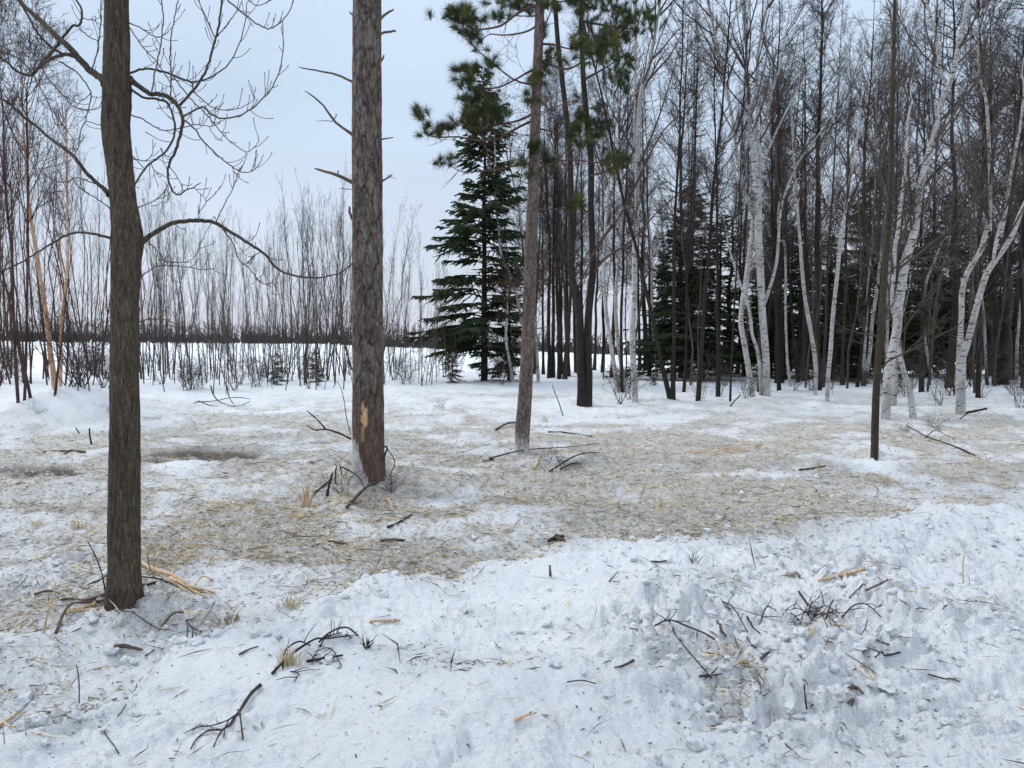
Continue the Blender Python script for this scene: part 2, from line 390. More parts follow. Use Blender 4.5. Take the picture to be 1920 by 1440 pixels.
def mat_birch(name, base1, base2, thr=.60):
    m, n, bs = new_mat(name)
    a = noise(n, mapped(n, (4.5, 4.5, 19)), 1.6, 4, .55, .5)
    b = noise(n, mapped(n, (10, 10, 60)), 1.3, 3, .6)
    base = ramp(n, noise(n, mapped(n, (3, 3, 2)), 1.2, 5), [(.3, base1), (.7, base2)])
    k = math_(n, 'MULTIPLY', math_(n, 'SUBTRACT', a, thr, True), 22, True)
    k2 = math_(n, 'MULTIPLY', math_(n, 'SUBTRACT', b, .585, True), 12, True)
    c = mixc(n, k, base, (.035, .028, .025)); c = mixc(n, k2, c, (.10, .085, .075))
    low = attr(n, 'low')
    lk = math_(n, 'MULTIPLY', math_(n, 'SUBTRACT', math_(n, 'ADD', low, math_(n, 'MULTIPLY', noise(n, mapped(n, (8, 8, 5)), 2, 4), .9)), .95, True), 6, True)
    c = mixc(n, lk, c, (.045, .036, .032))
    n.links.new(c, bs.inputs['Base Color']); bs.inputs['Roughness'].default_value = .7
    bump(n, bs, a, .3, .004)
    return m
def mat_var(name, stops, sc, rough=.85, scl=(1, 1, 1)):
    m, n, bs = new_mat(name)
    f = noise(n, mapped(n, scl), sc, 3, .6)
    n.links.new(ramp(n, f, stops), bs.inputs['Base Color']); bs.inputs['Roughness'].default_value = rough
    bs.inputs['Specular IOR Level'].default_value = .2
    return m

M = {}
M['snow'] = mat_snow()
M['ash_bark'] = mat_bark('furrowed_bark', (.034, .024, .017), (.150, .114, .083), (.30, .245, .185), 75, 10, 1.0, .012, False, ex_green)
M['ash_twig'] = mat_var('grey_brown_branch_bark', [(.3, (.075, .058, .045)), (.7, (.17, .135, .105))], 14)
M['ash_limb'] = mat_bark('limb_bark', (.030, .023, .017), (.105, .082, .062), (.20, .165, .13), 60, 30, .7, .006)
M['pine_bark'] = mat_bark('scaly_pine_bark', (.030, .022, .018), (.125, .098, .082), (.215, .180, .160), 30, 8.5, 1.0, .012, True, ex_pine)
M['pine_bark2'] = mat_bark('red_pine_bark', (.055, .040, .034), (.155, .118, .100), (.23, .185, .165), 40, 12, .8, .006, True, ex_pine)
M['dead_branch'] = mat_var('dead_branch_wood', [(.3, (.05, .035, .028)), (.7, (.19, .135, .10))], 9)
M['pine_limb'] = mat_var('orange_brown_pine_limb', [(.3, (.060, .036, .028)), (.7, (.13, .078, .058))], 6)
M['dark_bark'] = mat_bark('dark_wet_bark', (.014, .012, .010), (.046, .040, .033), (.098, .086, .072), 34, 6, .7, .01)
M['grey_bark'] = mat_bark('grey_brown_bark', (.028, .023, .020), (.078, .064, .054), (.14, .12, .105), 34, 6, .7, .008)
M['sap_bark'] = mat_bark('smooth_sapling_bark', (.030, .025, .017), (.070, .056, .040), (.12, .098, .072), 30, 20, .5, .004, False, ex_green)
M['twig'] = mat_var('dark_twig_bark', [(.3, (.026, .019, .018)), (.7, (.070, .053, .049))], 1.2)
M['twig_grey'] = mat_var('grey_twig_bark', [(.3, (.052, .040, .034)), (.7, (.122, .098, .082))], 1.0)
M['twig_red'] = mat_var('reddish_sapling_bark', [(.3, (.046, .024, .022)), (.7, (.110, .062, .054))], 1.3)
M['birch'] = mat_birch('white_birch_bark', (.30, .285, .265), (.54, .52, .50), .57)
M['birch_o'] = mat_birch('peeling_orange_birch_bark', (.42, .22, .12), (.62, .42, .28), .63)
M['birch_limb'] = mat_var('pale_birch_limb', [(.3, (.30, .27, .25)), (.7, (.55, .53, .51))], 5)
M['spruce'] = mat_var('spruce_needles', [(.25, (.013, .024, .011)), (.5, (.034, .052, .022)), (.8, (.085, .095, .038))], 1.6)
M['spruce_y'] = mat_var('yellowish_spruce_needles', [(.25, (.03, .04, .018)), (.8, (.085, .085, .035))], 2.5)
M['pine_needle'] = mat_var('pine_needles', [(.25, (.022, .034, .016)), (.5, (.062, .078, .028)), (.75, (.16, .155, .05))], 4)
M['straw'] = mat_var('shredded_pale_wood', [(.25, (.26, .185, .095)), (.42, (.50, .40, .24)), (.6, (.66, .56, .39)), (.8, (.60, .40, .18))], 7, scl=(1, 1, .3))
M['greybit'] = mat_var('weathered_wood_bits', [(.3, (.13, .105, .08)), (.7, (.40, .35, .275))], 9)
M['darkbit'] = mat_var('dark_twig_bits', [(.3, (.028, .020, .015)), (.7, (.085, .060, .045))], 9)
M['splinter'] = mat_var('fresh_split_wood', [(.3, (.34, .21, .12)), (.55, (.58, .43, .27)), (.75, (.66, .53, .36))], 12, scl=(6, 6, 1))
M['far'] = mat_var('distant_bare_wood', [(.3, (.050, .044, .048)), (.7, (.088, .076, .078))], .08)
M['orange'] = mat_var('fresh_orange_shreds', [(.3, (.40, .24, .10)), (.6, (.62, .44, .22)), (.8, (.66, .52, .31))], 12)
M['leaf'] = mat_var('dry_brown_leaf', [(.3, (.12, .05, .025)), (.7, (.26, .13, .06))], 8)

# ------------------------------------------------------------------ ground
def build_ground():
    a_in = np.linspace(-38, 38, 600); a_l = np.linspace(-180, -39, 46)[:-1]; a_r = np.linspace(39, 180, 46)[1:]
    ang = np.radians(np.concatenate([a_l, a_in, a_r]))[:-1]     # 180 repeats -180
    r1 = 1 / np.linspace(1 / 2.2, 1 / 60, 640)
    # blend: no step coarser than 2 % of the distance, none finer than the eye needs
    rr = [0.3, .6, 1.0, 1.4, 1.8]; r = 2.15
    while r < 60:
        rr.append(r); r += min(max(.0050 * r, r * r * .00072), .02 * r + .006)
    while r < 2600: rr.append(r); r *= 1.045
    R = np.array(rr); na, nr = len(ang), len(R)
    A, RR = np.meshgrid(ang, R, indexing='xy')
    X = (RR * np.sin(A)).ravel(); Y = (RR * np.cos(A)).ravel()
    z, px, py, bank, clump, smooth, n1, r = land(X, Y, True)
    global GR_A, GR_R, GR_Z; GR_A = ang; GR_R = R; GR_Z = z.reshape(nr, na)
    d = dirt_of(px, py, bank, X, Y) * (1 - sst(26, 34, r)) ; mu = mud_of(px, py, X, Y)
    front = Y > .6
    d = np.where(front, d, .15); mu = np.where(front, mu, 0)
    z = z - mu * .05
    V = np.stack([X, Y, z], 1)
    i = np.arange(nr - 1)[:, None] * na; j = np.arange(na)[None, :]; j2 = (j + 1) % na
    q = np.stack(np.broadcast_arrays(i + j, i + j2, i + na + j2, i + na + j), -1).reshape(-1, 4)[:, ::-1]
    c = len(V); V = np.vstack([V, [0, 0, z[:na].mean()]])
    t = np.stack([np.full(na, c), np.arange(na), (np.arange(na) + 1) % na], 1)[:, ::-1]
    me = mesh_np('snowy_ground', V, q, t, M['snow'], True, {'dirt': np.append(d, 0), 'mud': np.append(mu, 0)})
    link('snowy_ground', me, kind='structure', label='trampled snow strewn with shredded wood and an open white field beyond')
    print('ground tris', len(q) * 2, 'rows', nr)
build_ground()
def H1(x, y):
    """height of the built ground sheet"""
    r_ = math.hypot(x, y); a = math.atan2(x, y); i = min(max(int(np.searchsorted(GR_R, r_)) - 1, 0), len(GR_R) - 2); j = min(max(int(np.searchsorted(GR_A, a)) - 1, 0), len(GR_A) - 2)
    u = (r_ - GR_R[i]) / (GR_R[i + 1] - GR_R[i]); v = (a - GR_A[j]) / (GR_A[j + 1] - GR_A[j]); Z = GR_Z
    return float((Z[i, j] * (1 - u) + Z[i + 1, j] * u) * (1 - v) + (Z[i, j + 1] * (1 - u) + Z[i + 1, j + 1] * u) * v)

# ------------------------------------------------------------------ bare-tree growth
def unit(v): return v / max(np.linalg.norm(v), 1e-9)
def spread_dir(d, ang, r):
    """direction at angle ang to d, random azimuth"""
    a = np.array([0, 0, 1.]) if abs(d[2]) < .9 else np.array([1., 0, 0])
    u = unit(np.cross(d, a)); w = np.cross(d, u); ph = r.uniform(0, 2 * math.pi)
    return math.cos(ang) * d + math.sin(ang) * (math.cos(ph) * u + math.sin(ph) * w)
def grow(r, p, d, Ln, rad, lev, par, out):
    n = par['n'][lev]; P = np.empty((n, 3)); P[0] = p; st = Ln / (n - 1)
    wob = par['wob'][lev] * r.normal(size=(n, 3)); up = par['up'][lev]
    for i in range(1, n):
        d = unit(d + wob[i] + np.array([0, 0, up])); P[i] = P[i - 1] + d * st
    t = np.linspace(0, 1, n); R = rad * (1 - t * (1 - par['tip'][lev]))
    out[lev].append((P, np.maximum(R, par['rmin'])))
    if lev + 1 < len(par['n']): sprout(r, P, R, Ln, lev, par, out)
def sprout(r, P, R, Ln, lev, par, out, t0=None, t1=1.0):
    nc = par['nc'][lev]; n = len(P); t0 = par['t0'][lev] if t0 is None else t0
    for t in np.sort(r.uniform(t0, t1, nc)):
        f = t * (n - 1); i = min(int(f), n - 2); f -= i
        q = P[i] * (1 - f) + P[i + 1] * f; dd = unit(P[i + 1] - P[i]); rr = R[i] * (1 - f) + R[i + 1] * f
        u = (t - t0) / (1 - t0 + 1e-6)
        ln = par['ln'][lev] * (1 - par['sh'][lev] * u) * r.uniform(.6, 1.2)
        if lev: ln *= Ln / par['ln'][lev - 1]
        a = math.radians(r.uniform(*par['ang'][lev]))
        grow(r, q, spread_dir(dd, a, r), ln, min(rr * .62, par['rc'][lev] * r.uniform(.7, 1.15)), lev + 1, par, out)
FOREST = dict(n=[14, 6, 4, 3], wob=[.02, .10, .13, .15], up=[.04, .09, .06, .04], tip=[.12, .3, .4, .6], rmin=.0028, nc=[54, 12, 6], t0=[.27, .12, .1],
              ln=[2.6, 1.15, .55], sh=[.5, .5, .4], ang=[(28, 62), (25, 60), (25, 65)], rc=[.022, .010, .005])
BIRCHP = dict(n=[14, 7, 4, 3], wob=[.02, .08, .12, .16], up=[.04, .10, .03, -.03], tip=[.12, .3, .4, .6], rmin=.0026, nc=[26, 13, 6], t0=[.3, .15, .1],
              ln=[2.6, .95, .48], sh=[.6, .5, .4], ang=[(20, 45), (25, 55), (25, 65)], rc=[.026, .010, .005])
SAP = dict(n=[9, 5, 3], wob=[.035, .09, .12], up=[.05, .10, .06], tip=[.14, .35, .6], rmin=.0026, nc=[24, 5], t0=[.16, .15], ln=[1.15, .42], sh=[.5, .4], ang=[(16, 40), (20, 45)], rc=[.0075, .004])
BUSH = dict(n=[7, 5, 3], wob=[.09, .13, .15], up=[.02, .02, .02], tip=[.2, .4, .6], rmin=.0032, nc=[7, 4], t0=[.2, .2], ln=[.55, .28], sh=[.4, .4], ang=[(25, 60), (25, 60)], rc=[.007, .005])

def forest_mesh(seed, H=15., r0=.12, par=FOREST, kink=.02):
    r = np.random.default_rng(seed); out = [[], [], [], []]; par = dict(par)
    n = 14; t = np.linspace(0, 1, n)
    P = np.zeros((n, 3)); P[:, 2] = t * H - .15 * (t == 0)
    w = np.cumsum(r.normal(size=(n, 2)) * kink * H / n * 2.2, axis=0); P[:, :2] = w - w[0]
    R = r0 * (1 - t) ** 1.05 + .008; R[0] *= 1.3; R[1] *= .95
    sprout(r, P, R, H, 0, par, out)
    Pt = cr(P, 40); Rt = np.interp(np.linspace(0, 1, 40), t, R)
    Rt = Rt * (1 + .05 * r.normal(size=40))
    tv = tubes([(Pt, Rt)], 9)
    if r.uniform() < .5 and par is not None:
        pass
    v1 = tubes(out[1], 4); v2 = tubes(out[2] + out[3], 3)
    return tv, merge(v1, v2)
def sap_mesh(seed, H=6., r0=.026):
    r = np.random.default_rng(seed); out = [[], [], []]
    n = 9; t = np.linspace(0, 1, n); P = np.zeros((n, 3)); P[:, 2] = t * H - .1 * (t == 0)
    w = np.cumsum(r.normal(size=(n, 2)) * .075, axis=0); P[:, :2] = w - w[0]
    R = r0 * (1 - t) + .0035
    sprout(r, P, R, H, 0, SAP, out)
    return tubes([(P, R)], 5), tubes(out[1] + out[2], 3)

def conifer_mesh(seed, H=8., Lmax=1.9, r0=.1, dense=1.0, bare=False, base=.08):
    r = np.random.default_rng(seed); br, fol = [], []
    n = 10; t = np.linspace(0, 1, n); P = np.zeros((n, 3)); P[:, 2] = t * H - .1 * (t == 0); P[:, :2] = np.cumsum(r.normal(size=(n, 2)) * .012 * H / 8, axis=0)
    R = r0 * (1 - t) + .008
    z = base * H
    while z < H * .985:
        u = z / H; k = r.integers(4, 7) if not bare else r.integers(3, 6)
        for _ in range(k):
            a = r.uniform(0, 2 * math.pi); ln = (Lmax * (1 - u) ** .75 + .08) * r.uniform(.40, 1.2)
            if u < .2: ln *= .7 + 1.5 * u
            ln *= .55 + .85 * float(vn2(np.array([a * 1.1 + seed * 3.3]), np.array([z * 1.3]), 5)[0])
            dirr = np.array([math.cos(a), math.sin(a), 0])
            m = 6; s = np.linspace(0, 1, m)
            zz = (.16 * s - .62 * s ** 2 + .34 * s ** 3) * ln * (1.2 if not bare else .35) * (1.1 - u * .9) + (u * .45) * s * ln
            Q = np.array([0, 0, z + (0 if bare else r.normal(0, .13))]) + dirr * (s * ln)[:, None]; Q[:, 2] += zz * r.uniform(.5, 1.5); Q[:, :2] += r.normal(size=(m, 2)) * .02 * ln
            br.append((Q, (.014 * (1 - .8 * s) + .003) * (.6 + ln / Lmax)))
            side = np.array([-dirr[1], dirr[0], 0])
            ns = int((ln * 15 + 3) * dense) if not bare else int(ln * 7 + 2)
            for kk in range(ns):
                f = r.uniform(.18 if not bare else .1, 1.0); b = Q[0] * 0 + [np.interp(f, s, Q[:, i]) for i in range(3)]
                sg = r.choice([-1, 1]); l2 = (.42 * ln * (1.08 - f) + .10) * r.uniform(.6, 1.15)
                dd = unit(dirr * .75 + side * sg * r.uniform(.5, 1.1) + np.array([0, 0, r.uniform(-.45, .05)]))
                if bare:
                    S = b + dd * (np.linspace(0, 1, 3) * l2 * .8)[:, None]; S[:, 2] += np.linspace(0, 1, 3) ** 2 * .04
                    br.append((S, np.array([.005, .004, .003]))); continue
                s3 = np.linspace(0, 1, 3); S = b + dd * (s3 * l2)[:, None]; S[:, 2] -= .12 * s3 ** 2 * l2
                fol.append((S, np.array([.017, .024, .005])))
                for q in range(3):
                    f2 = r.uniform(.15, .95); b2 = S[0] * (1 - f2) + S[2] * f2; l3 = l2 * r.uniform(.22, .42)
                    d3 = unit(dd * .8 + side * r.choice([-1, 1]) * .7 + np.array([0, 0, r.uniform(-.6, .15)]))
                    fol.append((np.array([b2, b2 + d3 * l3]), np.array([.019, .007])))
            
        z += (.12 + .10 * (1 - u)) * r.uniform(.5, 1.6) * H / 8
    return tubes([(P, R)], 8), tubes(br, 3), (tubes(fol, 3) if fol else None)

def mk(name, vq, mat, smooth=True): 
    V, q = vq; return mesh_np(name, V, q, None, mat, smooth)
def with_low(me, a=0.0):
    n = len(me.vertices); co = np.empty(n * 3, np.float32); me.vertices.foreach_get('co', co); z = co[2::3]
    at_ = me.attributes.new('low', 'FLOAT', 'POINT'); at_.data.foreach_set('value', np.clip(1 - z / 1.6, 0, 1) * a + 0.0 * z); return me

# ------------------------------------------------------------------ the far wood across the field
def build_far_wood():
    r = np.random.default_rng(5); V, T = [], []; nv = 0
    octa = np.array([[0, 1, 4], [1, 2, 4], [2, 0, 4], [1, 0, 3], [2, 1, 3], [0, 2, 3]])
    nt_ = 2200
    az = r.uniform(-52, 52, nt_); D = r.choice([255, 262, 270, 280, 292, 305], nt_) + r.normal(0, 2, nt_)
    X = D * np.tan(np.radians(az)); Y = D
    Z = land(X, Y)
    pxx = 960 + F * X / Y
    hh = np.interp(pxx, [-400, 0, 300, 600, 900, 1300, 2300], [8.8, 8.6, 7.6, 7.0, 7.4, 8.0, 9]) * r.uniform(.8, 1.1, nt_) * 1.2 * (.92 + .3 * (vn2(X * .03, Y * 0, 9) - .5))
    P0, P1, RR = [], [], []
    for i in range(nt_):
        b = np.array([X[i], Y[i], Z[i]]); h = hh[i]
        con = r.uniform() < .10
        for k in range(11):
            if k == 0: p, q, w = b, b + [0, 0, h], .10
            elif con:
                z = h * (k / 13.); a = r.uniform(0, 6.28); l = 1.7 * (1 - z / h) + .3; p = b + [0, 0, z]; q = p + [math.cos(a) * l, math.sin(a) * l, -.4]; w = .28
            else:
                z = h * r.uniform(.05, .8); a = r.uniform(0, 6.28); l = r.uniform(.15, .4) * h * (1.05 - .6 * z / h); p = b + [0, 0, z]
                q = p + [math.cos(a) * l * .4, math.sin(a) * l * .4, l * .8]; w = .11
                if k > 7: p = b + [0, 0, 0]; q = p + [math.cos(a) * 1.2, math.sin(a) * 1.2, r.uniform(1.5, 4.4)]; w = .5
            P0.append(p); P1.append(q); RR.append(w)
    P0, P1, RR = np.array(P0), np.array(P1), np.array(RR)
    D_ = P1 - P0; mid = P0 + D_ * .35
    a = np.cross(D_, [0.3, 0.9, 0.05]); a /= np.linalg.norm(a, axis=1, keepdims=True); b = np.cross(D_, a); b /= np.linalg.norm(b, axis=1, keepdims=True)
    ring = [mid + (a * math.cos(t) + b * math.sin(t)) * RR[:, None] for t in (0, 2.09, 4.19)]
    V = np.stack(ring + [P0, P1], 1).reshape(-1, 3)
    T = (np.arange(len(P0))[:, None, None] * 5 + octa[None]).reshape(-1, 3)
    me = mesh_np('distant_wood', V, None, T, M['far'], False)
    link('distant_wood', me, kind='stuff', label='low dark leafless wood along the far side of the snowy field')
build_far_wood()

# ------------------------------------------------------------------ placing kinds of trees
def copy_tree(src, loc, rz, s, lean=(0, 0), sz=None, label=None, group=None):
    c = src.copy(); COL.objects.link(c); c.location = loc; c.scale = (s, s, sz or s)
    c.rotation_euler = (Matrix.Rotation(lean[0], 4, 'Y') @ Matrix.Rotation(lean[1], 4, 'X') @ Matrix.Rotation(rz, 4, 'Z')).to_euler()
    if label: c['label'] = label
    if group: c['group'] = group
    elif 'group' in c: del c['group']
    for ch in list(src.children):
        d = ch.copy(); COL.objects.link(d); d.parent = c
    return c
PROTO_USED = {}
def place(key, loc, rz, s, lean, sz, label, group=None, cat=None):
    """the first of a kind moves the built tree itself, the others are copies of it"""
    src = PROTO[key]
    if key not in PROTO_USED:
        PROTO_USED[key] = 1; src.location = loc; src.scale = (s, s, sz or s)
        src.rotation_euler = (Matrix.Rotation(lean[0], 4, 'Y') @ Matrix.Rotation(lean[1], 4, 'X') @ Matrix.Rotation(rz, 4, 'Z')).to_euler()
        src['label'] = label
        if group: src['group'] = group
        elif 'group' in src: del src['group']
        return src
    return copy_tree(src, loc, rz, s, lean, sz, label, group)
PROTO = {}
def own_mat(o, mat):            # same mesh, bark of its own kind
    o.material_slots[0].link = 'OBJECT'; o.material_slots[0].material = mat; return o
for i in range(5):
    tv, bv = forest_mesh(100 + i, 15, .12, FOREST if i % 2 == 0 else dict(FOREST, ang=[(40, 75), (30, 60), (25, 60)], up=[.04, .05, .05, .04]))
    mt, mb = mk('trunk', tv, M['dark_bark']), mk('branches', bv, M['twig'])
    for nm, bm, tm in (('d', M['dark_bark'], M['twig']), ('g', M['grey_bark'], M['twig_grey'])):
        if nm == 'g' and i > 2: continue
        t_ = thing('bare_tree', (0, 0, -50), 'x', 'tree'); own_mat(link('trunk', mt, t_), bm); own_mat(link('branches', mb, t_), tm); PROTO[f'{nm}{i}'] = t_
for i in range(3):
    tv, bv = forest_mesh(200 + i, 14, .10, BIRCHP, .025)
    mt = with_low(mk('trunk', tv, M['birch']), .9)
    t_ = thing('birch_tree', (0, 0, -50), 'x', 'tree'); link('trunk', mt, t_); link('branches', mk('branches', bv, M['twig_grey']), t_); PROTO[f'b{i}'] = t_
for i in range(8):
    tv, bv = sap_mesh(300 + i); mt, mb = mk('trunk', tv, M['twig_grey']), mk('branches', bv, M['twig_grey'])
    for nm, mat in (('s', M['twig_grey']), ('r', M['twig_red'])):
        if nm == 'r' and i > 3: continue
        t_ = thing('bare_sapling', (0, 0, -50), 'x', 'sapling'); own_mat(link('trunk', mt, t_), mat); own_mat(link('branches', mb, t_), mat); PROTO[f'{nm}{i}'] = t_
for i in range(3):
    tv, bv, fv = conifer_mesh(400 + i, 8, 1.9 + .2 * i, .10, [1, .8, .9][i])
    t_ = thing('spruce_tree', (0, 0, -50), 'x', 'tree'); link('trunk', mk('trunk', tv, M['dark_bark']), t_)
    link('branches', mk('branches', bv, M['dark_bark']), t_); link('needles', mk('needles', fv, M['spruce']), t_); PROTO[f'c{i}'] = t_
tv, bv, _ = conifer_mesh(450, 13, 1.9, .13, 1, True, .25)
t_ = thing('larch_tree', (0, 0, -50), 'x', 'tree'); link('trunk', mk('trunk', tv, M['dark_bark']), t_); link('branches', mk('branches', bv, M['twig']), t_); PROTO['l0'] = t_
tv, bv, fv = conifer_mesh(460, 8, 2.6, .08, .6, False, .04)
t_ = thing('young_spruce', (0, 0, -50), 'x', 'young tree'); link('trunk', mk('trunk', tv, M['dark_bark']), t_)
link('branches', mk('branches', bv, M['dark_bark']), t_); link('needles', mk('needles', fv, M['spruce_y']), t_); PROTO['y0'] = t_
# low tangled bushes
for i in range(4):
    r = np.random.default_rng(500 + i); out = [[], [], []]
    for k in range(9):
        a = r.uniform(0, 6.28); grow(r, np.array([r.normal(0, .06), r.normal(0, .06), -.05]), unit(np.array([math.cos(a) * .5, math.sin(a) * .5, 1.])), r.uniform(1.0, 1.9), .011, 0, BUSH, out)
    o = link('bare_bush', mk('bare_bush', tubes(out[0] + out[1] + out[2], 3), M['twig_grey' if i % 2 else 'twig']), loc=(0, 0, -50), label='x', cat='bush'); PROTO[f'h{i}'] = o

def base_at(px, py):
    p = ground_px(px, py); p[2] -= .03; return p
RT = np.random.default_rng(77)
def put(key, bx, by, w=None, tx=None, ty=None, label='', group=None, h=None, r0=.12, H=15.):
    p = base_at(bx, by); D = p[1]
    s = 1.0
    if w: s = w * .86 / 2 * D / F / r0
    sz = None
    if h: sz = h / H
    elif w: sz = min(max(s, .75), 1.25) * RT.uniform(.95, 1.1)
    lean = 0
    if tx is not None: lean = math.atan2(tx - bx, by - ty)
    return place(key, p, RT.uniform(0, 6.28), s, (lean, RT.normal(0, .02)), sz, label, group)

# --- dark and grey trunks of the right-hand wood, one by one
DK = [
 ('d0', 1257, 748, 9, 1200, 520, 'thin dark tree leaning left, first one right of the tall white birch'),
 ('d1', 1262, 749, 9, 1268, 420, 'straight slim dark trunk sharing its foot with the leaning thin one'),
 ('d2', 1282, 735, 6, 1290, 500, 'very thin dark stem just left of the leaning brown trunk'),
 ('d3', 1309, 751, 9, 1327, 475, 'slim brown trunk leaning right in front of the dark spruce'),
 ('d4', 1346, 744, 9, 1345, 400, 'straight black-brown trunk standing alone left of the birch clump'),
 ('d2', 1369, 753, 4, 1372, 650, 'short thin dark pole beside the birch clump, left of its leaning stem'),
 ('g0', 1278, 708, 12, 1282, 420, 'thick brown trunk behind the slim ones, under the spruce left of centre wood'),
 ('d0', 1395, 705, 8, 1392, 400, 'dark trunk behind the bent white birch stem, in the shade'),
 ('d3', 1468, 712, 14, 1462, 400, 'thick dark trunk right of the white birch clump'),
 ('d1', 1496, 712, 11, 1494, 380, 'dark trunk behind and left of the grey one in the middle of the wood'),
 ('g1', 1509, 714, 13, 1507, 350, 'pale grey thick trunk with dark neighbours in the middle of the wood'),
 ('d4', 1533, 731, 16, 1519, 300, 'thickest dark trunk, just right of the leaning thin birch in the wood'),
 ('g2', 1580, 722, 8, 1577, 400, 'grey slim trunk behind the birch that leans right'),
 ('g0', 1622, 704, 12, 1622, 380, 'grey straight trunk rising through the dark spruces'),
 ('d2', 1676, 744, 8, 1672, 500, 'dark trunk half hidden behind the forked thick birch'),
 ('d3', 1779, 727, 15, 1777, 300, 'thick dark trunk between the two big forked birches'),
 ('d0', 1834, 746, 8, 1826, 300, 'slim dark trunk right behind the black-footed birch'),
 ('d4', 1868, 721, 15, 1845, 350, 'left stem of the close dark pair near the right edge, leaning left'),
 ('d1', 1882, 721, 15, 1895, 350, 'right stem of the close dark pair near the right edge, leaning right'),
 ('d2', 1901, 712, 9, 1912, 300, 'dark trunk at the right edge beside the dark pair'),
 ('d3', 1217, 706, 8, 1211, 500, 'dark thin trunk on the field edge right of the tall white birch'),
 ('g1', 1148, 708, 10, 1150, 450, 'grey-brown trunk behind the leaning birch pair'),
 ('d0', 1030, 709, 9, 1022, 420, 'left one of the two dark trunks close together behind the red pine'),
 ('d4', 1037, 708, 9, 1038, 300, 'right one of the two dark trunks close together behind the red pine'),
 ('d1', 1049, 711, 8, 1047, 300, 'dark slim trunk before the twin-stemmed tree'),
 ('g2', 1059, 711, 9, 1067, 560, 'grey-brown trunk leaning right behind the two-stemmed tree'),
 ('d2', 1092, 709, 8, 1091, 300, 'dark trunk far behind the two-stemmed tree'),
 ('d3', 1166, 735, 7, 1173, 200, 'thin dark trunk tangled with the tall white birch'),
 ('d0', 1728, 735, 9, 1720, 300, 'slim dark trunk in brush right of the forked thick birch'),
 ('d1', 1444, 708, 7, 1450, 300, 'thin dark trunk behind the birch clump, on its right'),
]
for k, bx, by, w, tx, ty, lb in DK: put(k, bx, by, w, tx, ty, lb)
# --- farther trees of the wood, deep in its shade
rw = np.random.default_rng(41)
LEFTM = [(25, 'at the left picture edge'), (100, 'behind the snow mound'), (200, 'left of the furrowed trunk'), (310, 'right of the furrowed trunk'), (370, 'left of the bowed shrub'), (430, 'behind the bowed shrub'),
 (490, 'right of the bowed shrub'), (550, 'around the young green spruce'), (610, 'around the young dark spruce'), (690, 'left of the thick pine'), (760, 'right of the thick pine'), (850, 'left of the big spruce'), (930, 'at the big spruce'), (1010, 'behind the red pine foot'), (1090, 'before the twin-stemmed tree'), (1180, 'left of the tall white birch'), (1300, 'right of the tall white birch'),
 (1390, 'left of the birch clump'), (1460, 'at the birch clump'), (1530, 'right of the birch clump'), (1600, 'by the right-leaning thin birch'), (1660, 'left of the forked thick birch'), (1740, 'right of the forked thick birch'), (1800, 'left of the black-footed birch'), (1870, 'right of the black-footed birch'), (9999, 'near the right picture edge')]
def which(bx, by, y0, y1, lean, hq):
    lm = next(t for x, t in LEFTM if bx < x); le = 'leaning right' if lean > .04 else 'leaning left' if lean < -.04 else 'upright'
    rw_ = 'front' if by > y0 + .6 * (y1 - y0) else 'middle' if by > y0 + .3 * (y1 - y0) else 'back'
    return le, ('tall' if hq > .66 else 'medium' if hq > .33 else 'low'), rw_, lm
def filler(n, x0, x1, y0, y1, label, group, keys=('d0', 'd1', 'd2', 'd3', 'd4', 'g0', 'g1', 'g2'), wr=(.07, .15), hr=(.8, 1.15)):
    for _ in range(n):
        bx = rw.uniform(x0, x1); by = rw.uniform(y0, y1); p = base_at(bx, by)
        lx = rw.normal(0, .045); hq = rw.uniform(); le, ta, ro, lm = which(bx, by, y0, y1, lx, hq)
        place(keys[rw.integers(len(keys))], p, rw.uniform(0, 6.28), rw.uniform(*wr) / .12, (lx, rw.normal(0, .03)), hr[0] + hq * (hr[1] - hr[0]), f'{ta} {label}, {le}, {lm}', group)
filler(30, 1640, 2150, 672, 712, 'bare tree deep in the wood', 'bare trees deep in the right-hand wood')
filler(8, 1395, 1660, 676, 700, 'bare tree far back', 'bare trees behind the birches')
filler(6, 1130, 1400, 680, 702, 'bare slim tree against the field', 'bare trees between wood and field', hr=(.62, .95))
filler(14, 985, 1140, 690, 706, 'bare slim background tree', 'bare trees behind the red pine', hr=(.55, .85), wr=(.05, .09))
filler(12, 1400, 2100, 716, 735, 'slender front-row tree', 'slender trees in the front of the wood', wr=(.04, .07), hr=(.6, .9))
filler(7, 1560, 2050, 690, 730, 'slim white birch', 'slim birches in the right-hand wood', keys=('b0', 'b1', 'b2'), wr=(.05, .08), hr=(.8, 1.))
for _ in range(30):
    bx = rw.uniform(1010, 2080); by = rw.uniform(702, 748 if bx > 1180 else 712); p = base_at(bx, by); k = rw.integers(8)
    s_ = rw.uniform(1.0, 1.75)
    place('s%d' % k, p, rw.uniform(0, 6.28), s_ * .85, (rw.normal(0, .05), rw.normal(0, .04)), s_, f'thin bare pole tree among thicker trunks, {"front" if by > 715 else "back"} rows, {which(bx, by, 0, 1, 0, 0)[3]}', 'thin pole trees in the wood')
